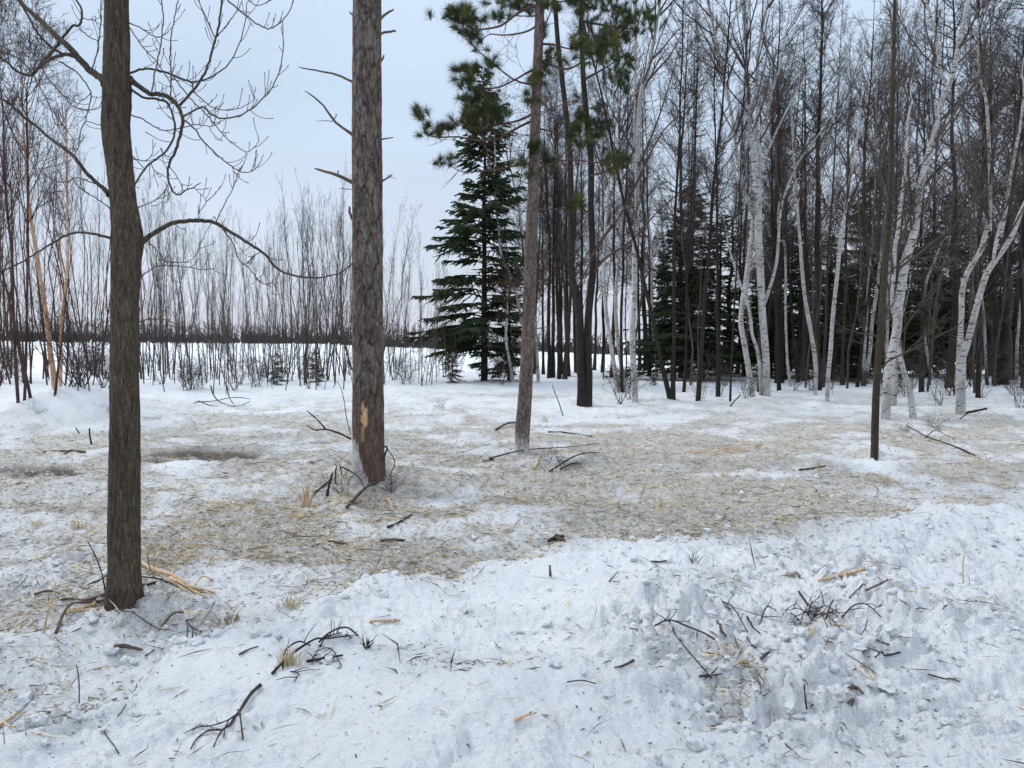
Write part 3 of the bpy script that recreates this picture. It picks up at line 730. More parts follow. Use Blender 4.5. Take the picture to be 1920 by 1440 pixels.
# --- conifers
put('l0', 1290, 709, None, 1298, 200, 'leafless larch with short level twigs above the dark spruce', h=13.5, H=13)
def spruce(k, bx, by, topy, lb, wide=1., group=None):
    p = base_at(bx, by); h = (by - topy) * p[1] / F; s = h / 8.
    place(k, p, RT.uniform(0, 6.28), s * wide, (RT.normal(0, .01), 0), s, lb, group)
spruce('c0', 953, 713, 470, 'dark spruce half the height of its neighbour, right behind the leaning thin birch', 1.0)
spruce('c2', 1286, 703, 350, 'dark spruce below the leafless larch', 1.35)
spruce('c1', 1345, 700, 400, 'dark ragged spruce behind the lone straight trunk', 1.35)
spruce('c0', 1240, 694, 470, 'small spruce at the left end of the wood by the field', .8)
spruce('c1', 1480, 696, 420, 'dark spruce behind the birch clump', 1.35)
spruce('c2', 1545, 694, 440, 'dark spruce between the thick dark trunk and the tallest spruce', 1.35)
spruce('c0', 1625, 700, 335, 'tallest dark spruce in the middle of the right-hand wood', 1.35)
spruce('c2', 1590, 716, 520, 'low spruce with greenish lower boughs in front of the tallest one', 1.3)
spruce('c1', 1780, 692, 370, 'dark spruce behind the trunks between the two forked birches', 1.1)
spruce('c0', 1700, 690, 430, 'dark spruce hidden behind the forked thick birch', 1.2)
spruce('c2', 1860, 688, 430, 'dark spruce deep in the wood near the right edge', 1.2)
spruce('c1', 1430, 690, 470, 'dark spruce right behind the white birch clump', 1.1)
spruce('c1', 1960, 694, 400, 'dark spruce just beyond the right edge', 1.2)
for bx, by, top, lb in [(1262, 712, 430, 'dark green spruce with its crown between the two slim leaning trunks'), (1318, 712, 470, 'lower spruce filling the gap left of the lone straight trunk'), (1425, 706, 500, 'spruce whose boughs fill behind the birch clump foot'),
    (1500, 706, 470, 'spruce right behind the pale grey thick trunk'), (1562, 712, 480, 'broad spruce between the two thin leaning birches'), (1660, 708, 420, 'green spruce just left of the forked thick birch'), (1740, 706, 440, 'spruce filling behind the thin crooked birch'), (1815, 702, 430, 'spruce shading behind the black-footed birch'), (1910, 704, 450, 'spruce in the shade at the right picture edge')]:
    spruce('c%d' % rw.integers(3), bx, by, top, lb, 1.45)
for _ in range(16):
    bx = rw.uniform(1420, 2150); p = base_at(bx, rw.uniform(676, 688)); s_ = rw.uniform(1.0, 1.6)
    place('c%d' % rw.integers(3), p, rw.uniform(0, 6.28), s_ * 1.15, (0, 0), s_, f'dark spruce far back in the shade, {which(bx, 0, 0, 1, 0, 0)[3]}', 'spruces far back in the wood')
def yspruce(bx, by, topy, lb, wide=1.):
    p = base_at(bx, by); h = (by - topy) * p[1] / F; s = h / 8.
    place('y0', p, RT.uniform(0, 6.28), s * wide, (0, 0), s, lb)
yspruce(848, 718, 615, 'thin young spruce at the foot of the big one, on its left', .75)
yspruce(520, 722, 655, 'low young green spruce among the saplings, left of the thick pine', 1.15)
yspruce(592, 716, 650, 'low young dark spruce among the saplings nearest the thick pine', 1.1)
yspruce(1225, 722, 690, 'tiny green spruce seedling under the wood edge by the dark thin trunk', 1)
# the big spruce gets a mesh of its own
def big_spruce():
    p = base_at(908, 714); D = p[1]; h = (714 - 140) * D / F
    tv, bv, fv = conifer_mesh(473, 8, 1.85, .085, 1.45, False, .1); s = h / 8
    t_ = thing('spruce_tree', p, 'tallest dark spruce, its ragged left side against the open sky', 'tree')
    t_.scale = (s, s, s)
    link('trunk', mk('trunk', tv, M['dark_bark']), t_); link('branches', mk('branches', bv, M['dark_bark']), t_); link('needles', mk('needles', fv, M['spruce']), t_)
big_spruce()
# --- sapling thicket on the left
rs = np.random.default_rng(61)
TOPX = [-100, 0, 60, 140, 200, 300, 400, 500, 560, 620, 700, 760, 800, 860, 960, 1250, 1900]
TOPY = [150, 170, 170, 200, 260, 330, 370, 390, 340, 300, 340, 420, 430, 470, 520, 560, 560]
def thicket(n, x0, x1, y0, y1, label, group, keys, tf=(0, 1)):
    for _ in range(n):
        bx = rs.uniform(x0, x1); by = y0 + (y1 - y0) * rs.beta(1.3, 2.0); p = base_at(bx, by)
        top = np.interp(bx, TOPX, TOPY) + abs(rs.normal(0, 55)) + rs.uniform(*tf) * 60
        h = max((by - top) * p[1] / F, 1.5); s = h / 6.
        lx = rs.normal(0, .085); le, ta, ro, lm = which(bx, by, y0, y1, lx, 1 - (top - np.interp(bx, TOPX, TOPY)) / 130.)
        place(keys[rs.integers(len(keys))], p, rs.uniform(0, 6.28), s * rs.uniform(.48, .8), (lx, rs.normal(0, .07)), s, f'{ta} {label}, {le}, {ro} row, {lm}', group)
GR = ['s%d' % i for i in range(8)]
thicket(58, -160, 200, 700, 748, 'reddish bare sapling', 'reddish saplings at the left edge', ['r0', 'r1', 'r2', 'r3', 's3'])
thicket(76, 258, 480, 694, 740, 'thin grey-brown sapling', 'saplings right of the furrowed trunk', GR)
thicket(68, 470, 665, 694, 738, 'thin bare sapling', 'saplings left of the thick pine', GR + ['r1'])
thicket(42, 710, 850, 694, 735, 'thin bare sapling', 'saplings between pine and spruce', GR)
thicket(16, 850, 1160, 700, 725, 'thin bare sapling', 'saplings behind the red pine', GR, (1, 3))
thicket(22, 1180, 2000, 700, 760, 'thin bare sapling', 'saplings in front of the right-hand wood', GR + ['r0'], (0, 2))
def bushes(n, x0, x1, y0, y1, s0, s1, label, group):
    for _ in range(n):
        bx, by = rs.uniform(x0, x1), rs.uniform(y0, y1); p = base_at(bx, by); s = rs.uniform(s0, s1); le, ta, ro, lm = which(bx, by, y0, y1, 0, (s - s0) / (s1 - s0)); k = rs.integers(4)
        place('h%d' % k, p, rs.uniform(0, 6.28), s, (0, 0), None, f"{ta} {'grey' if k % 2 else 'dark'} {label}, {ro} row, {lm}", group)
bushes(26, -60, 210, 690, 728, .6, 1.2, 'tangled bare bush', 'bushes among the reddish saplings')
bushes(20, 260, 660, 690, 735, .5, 1.0, 'tangled bare bush', 'bushes under the saplings')
bushes(16, 715, 1000, 690, 725, .5, 1.0, 'tangled bare bush', 'bushes under the spruces')
bushes(26, 1130, 2000, 700, 765, .35, .85, 'tangled bare bush', 'bushes in the right-hand wood')
bushes(16, 1640, 2000, 690, 745, .8, 1.3, 'bare undergrowth bush', 'undergrowth by the forked birches')

# ------------------------------------------------------------------ trees traced one by one
def ridged(x, y, z, s, oct=4):
    t = 0; a = 1; n = 0
    for i in range(oct):
        t = t + a * (1 - np.abs(vn3(x, y, z, s + i) * 2 - 1)); n += a; a *= .5; x, y, z = x * 2.1 + 3, y * 2.1, z * 2.1 + 1
    return t / n
def trunk_mesh(name, C, R, sides, ringstep, amp, fxy, fz, mat, seed=1, flare=None, attrs=None, off=(0, 0, 0), lump=.03):
    """C: centre points, R radii -> displaced trunk"""
    C = np.asarray(C, float); ln = np.sum(np.linalg.norm(np.diff(C, axis=0), axis=1)); n = max(int(ln / ringstep), 8)
    P = cr(C, n); u = np.linspace(0, len(R) - 1, n); r = np.interp(u, np.arange(len(R)), R)
    k = np.ones(5) / 5; rp_ = np.pad(r, 2, mode='edge'); r = np.convolve(rp_, k, 'valid')
    T = np.gradient(P, axis=0); T /= np.linalg.norm(T, axis=1, keepdims=True)
    U = np.cross(T, [0, 1, 0]); U /= np.linalg.norm(U, axis=1, keepdims=True); B = np.cross(U, T)
    th = np.arange(sides) / sides * 2 * math.pi
    D = U[:, None, :] * np.cos(th)[None, :, None] + B[:, None, :] * np.sin(th)[None, :, None]
    z = P[:, 2][:, None] * np.ones((1, sides)); rr = r[:, None]
    cx, cy = np.cos(th)[None, :] * rr, np.sin(th)[None, :] * rr
    tw = .35 * vn3(cx * 4, cy * 4, z * 1.3, 77)
    rd = ridged(cx * fxy + tw * 2, cy * fxy, z * fz + tw, seed)
    rad = rr * (1 + lump * (vn3(cx * 6, cy * 6, z * 2.2, seed + 9) - .5) * 2) + (rd - .55) * amp * 2
    if flare is not None: rad = rad * flare(th[None, :], z)
    V = P[:, None, :] + D * rad[:, :, None]
    A = {}
    if attrs:
        for nm, fn in attrs.items(): A[nm] = fn(V, th).ravel()
    V = V.reshape(-1, 3) - np.array(off)
    i = np.arange(n - 1)[:, None] * sides; j = np.arange(sides)[None, :]; j2 = (j + 1) % sides
    q = np.stack([i + j, i + sides + j, i + sides + j2, i + j2], -1).reshape(-1, 4)
    return mesh_np(name, V, q, None, mat, True, A)

# ---- the furrowed tree in the left foreground
Z1 = 1920 / 660.
def z1(pts, oy=0): return [(x / Z1, y / Z1 + oy) for x, y in pts]
b1_ = ground_px(232, 1136); b1_[1] += .09; D1 = b1_[1]; b1_[2] = H1(b1_[0], b1_[1])
TR1 = [(231, 1160, 66), (231, 1142, 62), (232, 1100, 60), (233, 1050, 58.5), (232.5, 1000, 58.5), (233, 940, 57), (234, 880, 56), (234, 820, 55.5), (234, 760, 54), (233, 700, 53), (233, 650, 52), (234, 600, 51.5), (234, 560, 52),
       (236, 520, 53), (237, 480, 56), (238.5, 450, 60), (237, 425, 55), (232, 385, 47.5), (228, 345, 47), (224, 305, 48), (219, 265, 51), (217.5, 230, 52), (219, 195, 51.5), (219.5, 160, 51), (218.5, 120, 47), (219, 80, 46), (219, 40, 45), (218, 0, 44),
       (217, -100, 43), (215, -260, 38), (217, -500, 30), (222, -800, 18), (225, -1000, 5)]
def traced(T, D, depth_fn=None):
    C = np.array([at(x, y, D + (depth_fn(x, y) if depth_fn else 0)) for x, y, w in T]); R = np.array([w / 2 * D / F for _, _, w in T]); return C, R
C1, R1 = traced(TR1, D1); R1 = R1 * .93
tree1 = thing('furrowed_tree', b1_, 'large leafless tree in the left foreground with furrowed grey-brown bark and curling twigs', 'tree')
def fl1(th, z):
    b = np.clip(1 - (z - b1_[2]) / .22, 0, 1); return 1 + .17 * b ** 1.6 * (1 + .6 * np.sin(th * 5 + 1))
link('trunk', trunk_mesh('trunk', C1, R1, 96, .018, .0058, 52, 7, M['ash_bark'], 3, fl1, off=b1_), tree1)
ra = np.random.default_rng(9)
BR1 = [  # (coords in the enlarged crop, start width, end width) ; widths in photo px
 ([(585, 460), (548, 425), (500, 390), (440, 330), (380, 260), (300, 190), (240, 130), (170, 70), (110, 10), (60, -50), (0, -140)], 15, 7),
 ([(430, 320), (395, 303), (350, 298), (280, 320), (220, 360), (180, 405), (150, 412), (90, 385), (40, 340), (0, 310), (-60, 270), (-140, 250)], 8, 3.2),
 ([(185, 400), (240, 330), (310, 250), (370, 170), (400, 140), (430, 138), (446, 100), (440, 40), (415, 0), (400, -50)], 6, 4),
 ([(175, 400), (150, 370), (110, 325), (60, 300), (0, 290), (-60, 300)], 3.5, 2),
 ([(250, 302), (190, 288), (120, 290), (50, 275), (0, 245), (-50, 200)], 2.6, 1.6),
 ([(345, 297), (290, 265), (230, 210), (180, 140), (150, 80), (112, 15)], 5, 3.5),
 ([(600, 1062), (520, 990), (460, 930), (400, 850), (350, 810), (280, 760), (200, 690), (120, 630), (60, 570), (0, 540), (-60, 500), (-160, 450)], 8, 4),
 ([(615, 1305), (530, 1280), (450, 1268), (390, 1272), (350, 1290), (280, 1330), (200, 1380), (100, 1440), (0, 1480), (-90, 1500)], 6, 2.6),
 ([(520, 1000), (440, 975), (400, 970), (370, 990), (340, 995), (290, 980), (240, 950), (200, 900)], 2.6, 1.4),
 ([(610, 1145), (540, 1090), (480, 1055), (430, 1020), (400, 980)], 2.6, 1.4),
 ([(500, 375), (525, 300), (545, 200), (550, 100), (548, 0), (545, -60)], 3, 2),
 ([(225, 370), (280, 450), (340, 510), (390, 570), (450, 595), (520, 597), (565, 575)], 2.8, 1.3),
 ([(325, 335), (400, 380), (450, 430), (490, 490), (495, 540), (480, 600), (465, 660), (440, 720), (430, 800), (415, 828), (400, 800), (395, 750), (350, 700), (320, 640), (290, 600)], 3.2, 1.2),
 ([(180, 408), (220, 480), (260, 550), (280, 610), (295, 660), (320, 685), (350, 650), (380, 590)], 2.8, 1.2),
 ([(430, 150), (470, 190), (530, 220), (545, 200)], 2.4, 1.5), ([(448, 98), (500, 110), (550, 95)], 2, 1.2), ([(465, 660), (510, 670), (545, 680), (555, 630)], 2, 1.1), ([(492, 515), (440, 550), (420, 510)], 2, 1),
 ([(705, 430), (770, 480), (820, 510), (880, 515), (930, 540), (970, 580), (995, 640), (990, 700), (975, 770), (950, 840), (920, 900), (918, 980), (940, 1040), (975, 1065), (1010, 1040), (1050, 1025), (1095, 998)], 10, 1.6),
 ([(972, 582), (1020, 530), (1080, 460), (1130, 370), (1160, 270), (1185, 180), (1205, 60), (1212, -60)], 6, 3.6),
 ([(705, 400), (780, 375), (850, 380), (920, 400), (980, 425), (1050, 445), (1130, 430), (1200, 390), (1260, 330), (1310, 230), (1340, 100), (1345, 10)], 5, 1.8),
 ([(997, 640), (1050, 605), (1110, 585), (1150, 620), (1210, 645), (1290, 635), (1370, 595), (1440, 530), (1490, 470), (1530, 360), (1545, 240), (1540, 110)], 4.5, 1.7),
 ([(996, 650), (1060, 700), (1110, 770), (1180, 840), (1240, 890), (1300, 930), (1350, 940), (1400, 915), (1440, 845)], 3.4, 1.4),
 ([(705, 480), (780, 530), (860, 540), (910, 560), (940, 620), (955, 700), (935, 780), (880, 850), (820, 890), (770, 950), (730, 1020)], 5, 3.2),
 ([(700, 622), (780, 650), (830, 685), (890, 710), (950, 705), (1020, 690), (1080, 680), (1150, 690), (1200, 670)], 3, 1.3),
 ([(940, 410), (1000, 490), (1060, 560), (1130, 630), (1190, 700), (1240, 760), (1300, 805), (1350, 828), (1390, 800), (1410, 770)], 2.8, 1.3),
 ([(1045, 445), (1060, 500), (1110, 550), (1170, 590), (1250, 600), (1320, 585), (1380, 545), (1390, 490)], 2.6, 1.2),
 ([(830, 500), (840, 430), (860, 330), (880, 230), (890, 100), (880, 0), (878, -50)], 3, 2),
 ([(930, 535), (935, 440), (930, 340), (930, 230), (950, 100), (970, 0), (975, -50)], 3, 2),
 ([(705, 125), (780, 160), (830, 195), (880, 200), (920, 170), (950, 130)], 2.4, 1.2),
 ([(705, 145), (745, 210), (800, 280), (850, 330), (900, 410), (940, 470), (965, 560)], 2.4, 1.6),
 ([(1168, 200), (1120, 90), (1080, 0), (1060, -50)], 2.4, 1.6), ([(1184, 198), (1250, 120), (1300, 50), (1320, 0)], 2.4, 1.6),
 ([(1200, -40), (1240, 0), (1310, 60), (1400, 130), (1470, 155), (1530, 120), (1580, 60), (1600, 0)], 3.4, 2), ([(1320, -30), (1360, 5), (1410, 30), (1480, 0)], 2.4, 1.5),
 ([(730, 1140), (820, 1105), (870, 1075), (900, 1040), (890, 1100), (915, 1095), (918, 1060)], 2.4, 1.1),
 ([(1175, 1218), (1220, 1120), (1260, 1050), (1290, 970), (1305, 910)], 2.3, 1.3), ([(1090, 1205), (1085, 1160), (1125, 1100), (1070, 1035)], 2.2, 1.1), ([(1125, 1100), (1180, 1050), (1205, 1015)], 2, 1.1),
 ([(1215, 1252), (1270, 1324), (1300, 1414), (1360, 1464), (1420, 1534), (1480, 1564)], 2.8, 1.5),
 ([(760, 1520), (830, 1464), (900, 1449), (1000, 1454), (1100, 1469), (1170, 1464)], 2.8, 1.5), ([(750, 1764), (800, 1744), (880, 1739), (950, 1764), (990, 1794)], 3.2, 1.6),
 ([(710, 840), (770, 900), (790, 925)], 2.2, 1.5), ([(720, 865), (790, 875), (830, 840), (833, 760)], 2.2, 1.2), ([(925, 910), (980, 990), (1000, 1045)], 2, 1.2), ([(825, 890), (850, 940), (905, 965)], 2, 1),
 ([(770, 1318), (830, 1280), (880, 1245), (950, 1215), (1030, 1205), (1100, 1205), (1170, 1215), (1230, 1250), (1300, 1290), (1360, 1330), (1440, 1384), (1500, 1454), (1560, 1489), (1640, 1509), (1740, 1514), (1820, 1499), (1880, 1474), (1920, 1434)], 10, 1.7),
 ([(860, 1415), (950, 1430), (1040, 1420), (1085, 1360), (1090, 1320)], 2.2, 1.2), ([(780, 1300), (830, 1340), (880, 1390)], 3, 1.5), ([(1430, 1370), (1380, 1400), (1350, 1440), (1385, 1400)], 2, 1.1), ([(1490, 1440), (1488, 1520), (1484, 1610)], 2, 1.0),
]
KNOWN = [(218 + 0 * i, y, D1 - .0) for i, y in enumerate(range(-100, 700, 20))]
BPX = []
for pts, w0, w1 in BR1:
    q = z1(pts); sx0, sy0 = q[0]
    near = min(BPX, key=lambda k: (k[0] - sx0) ** 2 + (k[1] - sy0) ** 2) if BPX else None
    d0 = D1
    if near is not None and abs(sx0 - 225) > 42 and (near[0] - sx0) ** 2 + (near[1] - sy0) ** 2 < 18 ** 2: d0 = near[2]
    n = max(8, int(4 * len(q))); Q = cr([(x, y, 0) for x, y in q], n)
    ln = np.cumsum(np.r_[0, np.linalg.norm(np.diff(Q[:, :2], axis=0), axis=1)])
    sl = ra.uniform(-.55, .7) if abs(sx0 - 225) < 42 else ra.uniform(-.3, .4)
    dep = d0 + sl * ln * D1 / F + .05 * np.sin(ln / 40. + ra.uniform(0, 6))* np.minimum(ln / 60, 1)
    P = np.array([at(x, y, d) for (x, y, _), d in zip(Q, dep)]); P = P + ra.normal(size=P.shape) * .0015
    R = np.linspace(w0, w1, n) / 2 * D1 / F * .95
    if w0 > 7: R[:3] *= [1.7, 1.3, 1.08]
    BPX += [(x, y, d) for (x, y, _), d in zip(Q, dep)]
    tw = []
    for _ in range(max(1, int(ln[-1] / (17 if w0 < 6 else 24)))):     # short upturned side twigs with a bud at the tip
        f = ra.uniform(.12, 1.0) * (n - 1); i = min(int(f), n - 2); p = P[i] + (P[i + 1] - P[i]) * (f - i); t = unit(P[i + 1] - P[i])
        d = spread_dir(t, math.radians(ra.uniform(35, 65)), ra); l = ra.uniform(.03, .15); m = 5; S = [p]
        for k in range(m - 1):
            d = unit(d + np.array([0, 0, .28]) + ra.normal(size=3) * .12); S.append(S[-1] + d * l / (m - 1))
        tw.append((np.array(S), np.array([.0022, .0019, .0017, .0018, .0024])))
    v = tubes([(P, R)], 8 if w0 > 6 else 6, b1_); parts = [v]
    if tw: parts.append(tubes(tw, 4, b1_))
    link('branch', mk('branch', merge(*parts), M['ash_limb' if w0 > 4.5 else 'ash_twig']), tree1)
# broken knot at the lower fork
# ---- the thick pine with broken stubs
b2_ = ground_px(694, 900); b2_[1] += .16; D2 = b2_[1]
TR2 = [(697, 925, 62), (694, 905, 60), (691, 850, 59), (690, 800, 58.5), (690, 750, 58), (690, 700, 57.5), (690, 650, 57), (689.5, 600, 56.5), (689, 500, 56), (689, 400, 55), (688.5, 300, 55), (688, 240, 54.5), (688, 100, 53), (688, 0, 52), (688, -200, 49), (686, -500, 42), (684, -900, 28), (682, -1250, 8)]
C2, R2 = traced(TR2, D2)
tree2 = thing('pine_tree', b2_, 'thick pine trunk with scaly bark, a fresh yellow wound and broken dead stubs', 'tree')
def w_wound(V, th):
    px, py = pix(V[..., 0], V[..., 1], V[..., 2]); f = (V[..., 1] < D2)
    nn = vn3(V[..., 0] * 40, V[..., 1] * 40, V[..., 2] * 14, 5)
    n2 = vn3(V[..., 0] * 90, V[..., 1] * 90, V[..., 2] * 25, 6); a = sst(.5, .7, ell(px + 5 * (nn - .5), py, 684, 783, 9, 20, 1.3) + .5 * (n2 - .5)); b = .7 * sst(.5, .9, ell(px, py, 680, 765, 4, 18, 1.2) + .5 * (n2 - .5)); c = .5 * sst(.5, .9, ell(px, py, 680, 812, 5, 24, 1.2) + .6 * (n2 - .5))
    return np.maximum.reduce([a, b, c]) * f
def w_red(V, th):
    px, py = pix(V[..., 0], V[..., 1], V[..., 2]); return np.clip(sst(760, 880, py) + .5 * ell(px, py, 715, 740, 6, 60) + ell(px, py, 680, 800, 20, 40), 0, 1)
def w_snow(V, th):
    px, py = pix(V[..., 0], V[..., 1], V[..., 2]); lim = np.interp(px, [660, 672, 680, 700, 720], [812, 828, 872, 905, 890])
    return np.clip(.5 + (py - lim) / 36., 0, 1.3) * (V[..., 1] < D2 + .1)
link('trunk', trunk_mesh('trunk', C2, R2, 64, .032, .0065, 26, 6.5, M['pine_bark'], 5, None, {'wound': w_wound, 'red': w_red, 'snow': w_snow}, b2_, .012), tree2)
Z3 = 3.0
ST2 = [([(304, 464), (290, 455), (210, 418), (120, 402), (50, 388), (0, 378)], 5, 2), ([(304, 758), (200, 680), (150, 610), (90, 550), (35, 512)], 5, 2.2), ([(190, 680), (140, 679), (95, 678)], 1.6, .8), ([(200, 668), (212, 650), (208, 637)], 2, 1),
       ([(306, 1028), (220, 985), (150, 965), (92, 950)], 7, 4), ([(222, 985), (222, 958)], 3, 2), ([(455, 1028), (500, 1000), (525, 982)], 4, 2.5), ([(500, 985), (548, 1005)], 1.2, .8), ([(460, 787), (532, 772)], 3.4, 2), ([(460, 187), (550, 172)], 5, 4),
       ([(424, 160), (440, 125), (470, 95), (510, 65), (537, 48)], 8, 3), ([(335, 150), (310, 100), (285, 66)], 6, 2.5), ([(415, 470), (440, 390), (465, 340), (480, 310)], 8, 3), ([(405, 765), (425, 720), (442, 695)], 6, 3),
       ([(350, 1300), (305, 1235), (290, 1200), (285, 1158)], 7, 3.5), ([(430, 1310), (450, 1305)], 8, 5), ([(362, 1042), (368, 1030)], 9, 4), ([(228, 1060), (300, 1065)], 1, 1.6)]
rb = np.random.default_rng(19)
for pts, w0, w1 in ST2:
    q = [(x / Z3 + 560, y / Z3) for x, y in pts]; n = 10; Q = cr([(x, y, 0) for x, y in q], n)
    inside = 664 < q[0][0] < 712 and 664 < q[-1][0] < 716
    off0 = -.165 if inside else (-.02 if w0 > 3 else .0); sl = -.5 if inside else rb.uniform(-.3, .3)
    ln = np.cumsum(np.r_[0, np.linalg.norm(np.diff(Q[:, :2], axis=0), axis=1)]) * D2 / F
    P = np.array([at(x, y, D2 + off0 + sl * l) for (x, y, _), l in zip(Q, ln)]) + rb.normal(size=(n, 3)) * .003
    R = np.linspace(w0, w1, n) / 2 * D2 / F; R[-1] *= .5; R[0] *= 1.3
    link('broken_branch', mk('broken_branch', tubes([(P, R)], 6, b2_), M['dead_branch']), tree2)
# ---- needles
def needle_tuft(r, c, rad, n, out, up=.8):
    """several shoots with long needles round a centre c (metres); out collects (root, tip)"""
    ns = max(3, int(5 + rad * 26)); sh = []
    for _ in range(ns):
        d = unit(r.normal(size=3) * [1, 1, .6] + [0, 0, up]); a = c + r.normal(size=3) * rad * [.62, .62, .45] - d * rad * .3; l = rad * r.uniform(.3, .75) + .03
        sh.append((np.array([a, a + d * l * .5, a + d * l]), np.array([.005, .004, .003])))
        m = int(n / ns); t = r.uniform(0.15, 1, m)[:, None]; root = a + d * l * t
        rd = r.normal(size=(m, 3)); nd = d[None] * r.uniform(.5, 1.5, (m, 1)) + rd / np.linalg.norm(rd, axis=1, keepdims=True); nd /= np.linalg.norm(nd, axis=1, keepdims=True)
        out.append((root, root + nd * r.uniform(.10, .165, (m, 1))))
    return sh
def needles_mesh(name, out, off, w=.0017):
    A = np.concatenate([a for a, _ in out]); B = np.concatenate([b for _, b in out]); D_ = B - A
    s = np.cross(D_, rb.normal(size=D_.shape)); s /= np.maximum(np.linalg.norm(s, axis=1, keepdims=True), 1e-6)
    s2 = np.cross(D_, s); s2 /= np.linalg.norm(s2, axis=1, keepdims=True)
    V = np.stack([A - s * w, A + s * w, A + s2 * w * 1.6, B], 1).reshape(-1, 3) - off; k = np.arange(len(A))[:, None] * 4
    T = np.concatenate([k + [0, 1, 3], k + [1, 2, 3], k + [2, 0, 3]])
    return mesh_np(name, V, None, T, M['pine_needle'], False)
# ---- the red pine in the middle
b3_ = ground_px(978, 849); b3_[1] += .09; D3 = b3_[1]
TR3 = [(977, 868, 29), (978, 850, 27.5), (980, 800, 27.5), (984, 750, 26), (987, 700, 25), (989.5, 650, 25), (991.5, 600, 24.5), (994.5, 500, 23), (998, 400, 21), (1002, 300, 20), (1005, 200, 18.5), (1009, 100, 17.5), (1013, 0, 17), (1018, -150, 15), (1020, -350, 11), (1024, -550, 4)]
C3, R3 = traced(TR3, D3)
tree3 = thing('red_pine_tree', b3_, 'red pine in the middle with long-needled boughs and a snow-plastered foot', 'tree')
def w3(V, th):
    px, py = pix(V[..., 0], V[..., 1], V[..., 2]); return np.clip(.42 + (py - 806) / 60., 0, 1.05) * (V[..., 1] < D3 + .02)
zero = lambda V, th: np.zeros(V.shape[:2])
link('trunk', trunk_mesh('trunk', C3, R3, 44, .045, .004, 42, 14, M['pine_bark2'], 7, None, {'snow': w3, 'wound': zero, 'red': zero}, b3_, .02), tree3)
# limbs: traced to the tufts they carry; tuft = (px, py, radius px)
LIMB3 = [
 ([(1014, 8), (975, 22), (945, 45), (925, 52), (890, 55), (865, 40)], 6, [(857, 30, 27), (899, 33, 20), (876, 44, 14), (842, 34, 14)]),
 ([(1012, 45), (985, 60), (945, 66), (920, 64), (905, 72)], 4, [(902, 78, 14), (870, 60, 12)]),
 ([(1011, -30), (985, -15), (979, 5)], 5, [(979, 9, 24), (960, 2, 14), (1000, 6, 16)]),
 ([(1013, 30), (975, 30), (942, 28)], 3, [(942, 24, 15)]),
 ([(1005, 160), (965, 150), (920, 115), (880, 80), (862, 55)], 4, [(924, 114, 12)]),
 ([(1005, 128), (985, 138), (965, 150), (930, 165), (890, 163), (870, 150)], 5, [(863, 139, 18), (890, 135, 18), (877, 158, 16), (880, 180, 18), (893, 190, 16)]),
 ([(1001, 225), (965, 242), (930, 262), (890, 262), (855, 256), (825, 258), (800, 252), (794, 235)], 5, [(792, 218, 15), (797, 240, 13), (825, 246, 9), (840, 240, 6)]),
 ([(1002, 212), (975, 225), (945, 232), (900, 238), (870, 240)], 5, [(868, 228, 22), (890, 222, 20), (915, 218, 21), (938, 218, 19), (920, 205, 18), (903, 235, 16)]),
 ([(1000, 305), (960, 312), (915, 320), (868, 322), (845, 312)], 4, [(840, 303, 13)]),
 ([(1001, 285), (985, 300), (977, 306)], 3, [(977, 306, 12)]),
 ([(1004, 190), (990, 192)], 3, [(990, 192, 9)]), ([(1006, 165), (1008, 152)], 3, [(1008, 155, 13), (1004, 142, 9)]), ([(1002, 345), (1003, 332)], 3, [(1002, 333, 12)]), ([(1003, 300), (1001, 280)], 3, [(1000, 282, 9)]),
 ([(1010, 70), (1025, 40), (1035, 15)], 4, [(1035, 11, 18), (1020, 60, 10)]), ([(1008, 125), (1025, 112), (1040, 108)], 4, [(1040, 108, 11), (1023, 130, 10)]),
 ([(1010, 82), (1040, 84), (1060, 90), (1085, 92)], 5, [(1080, 90, 17), (1096, 88, 12)]),
 ([(1012, 20), (1040, 5), (1070, 2)], 5, [(1066, 5, 22), (1090, -4, 22)]),
 ([(1009, 110), (1060, 130), (1100, 110), (1121, 95)], 5, [(1121, 92, 22), (1105, 100, 16), (1135, 90, 16)]),
 ([(1003, 240), (1045, 250), (1080, 275)], 4, [(1074, 266, 16)]), ([(1002, 310), (1020, 303), (1030, 305)], 3, [(1027, 305, 12)]),
 ([(1000, 395), (1040, 392), (1072, 390)], 4, [(1074, 383, 13)]), ([(1002, 320), (1060, 300), (1120, 305), (1145, 305)], 4, [(1143, 308, 13), (1163, 300, 13)]),
]
rn = np.random.default_rng(23)
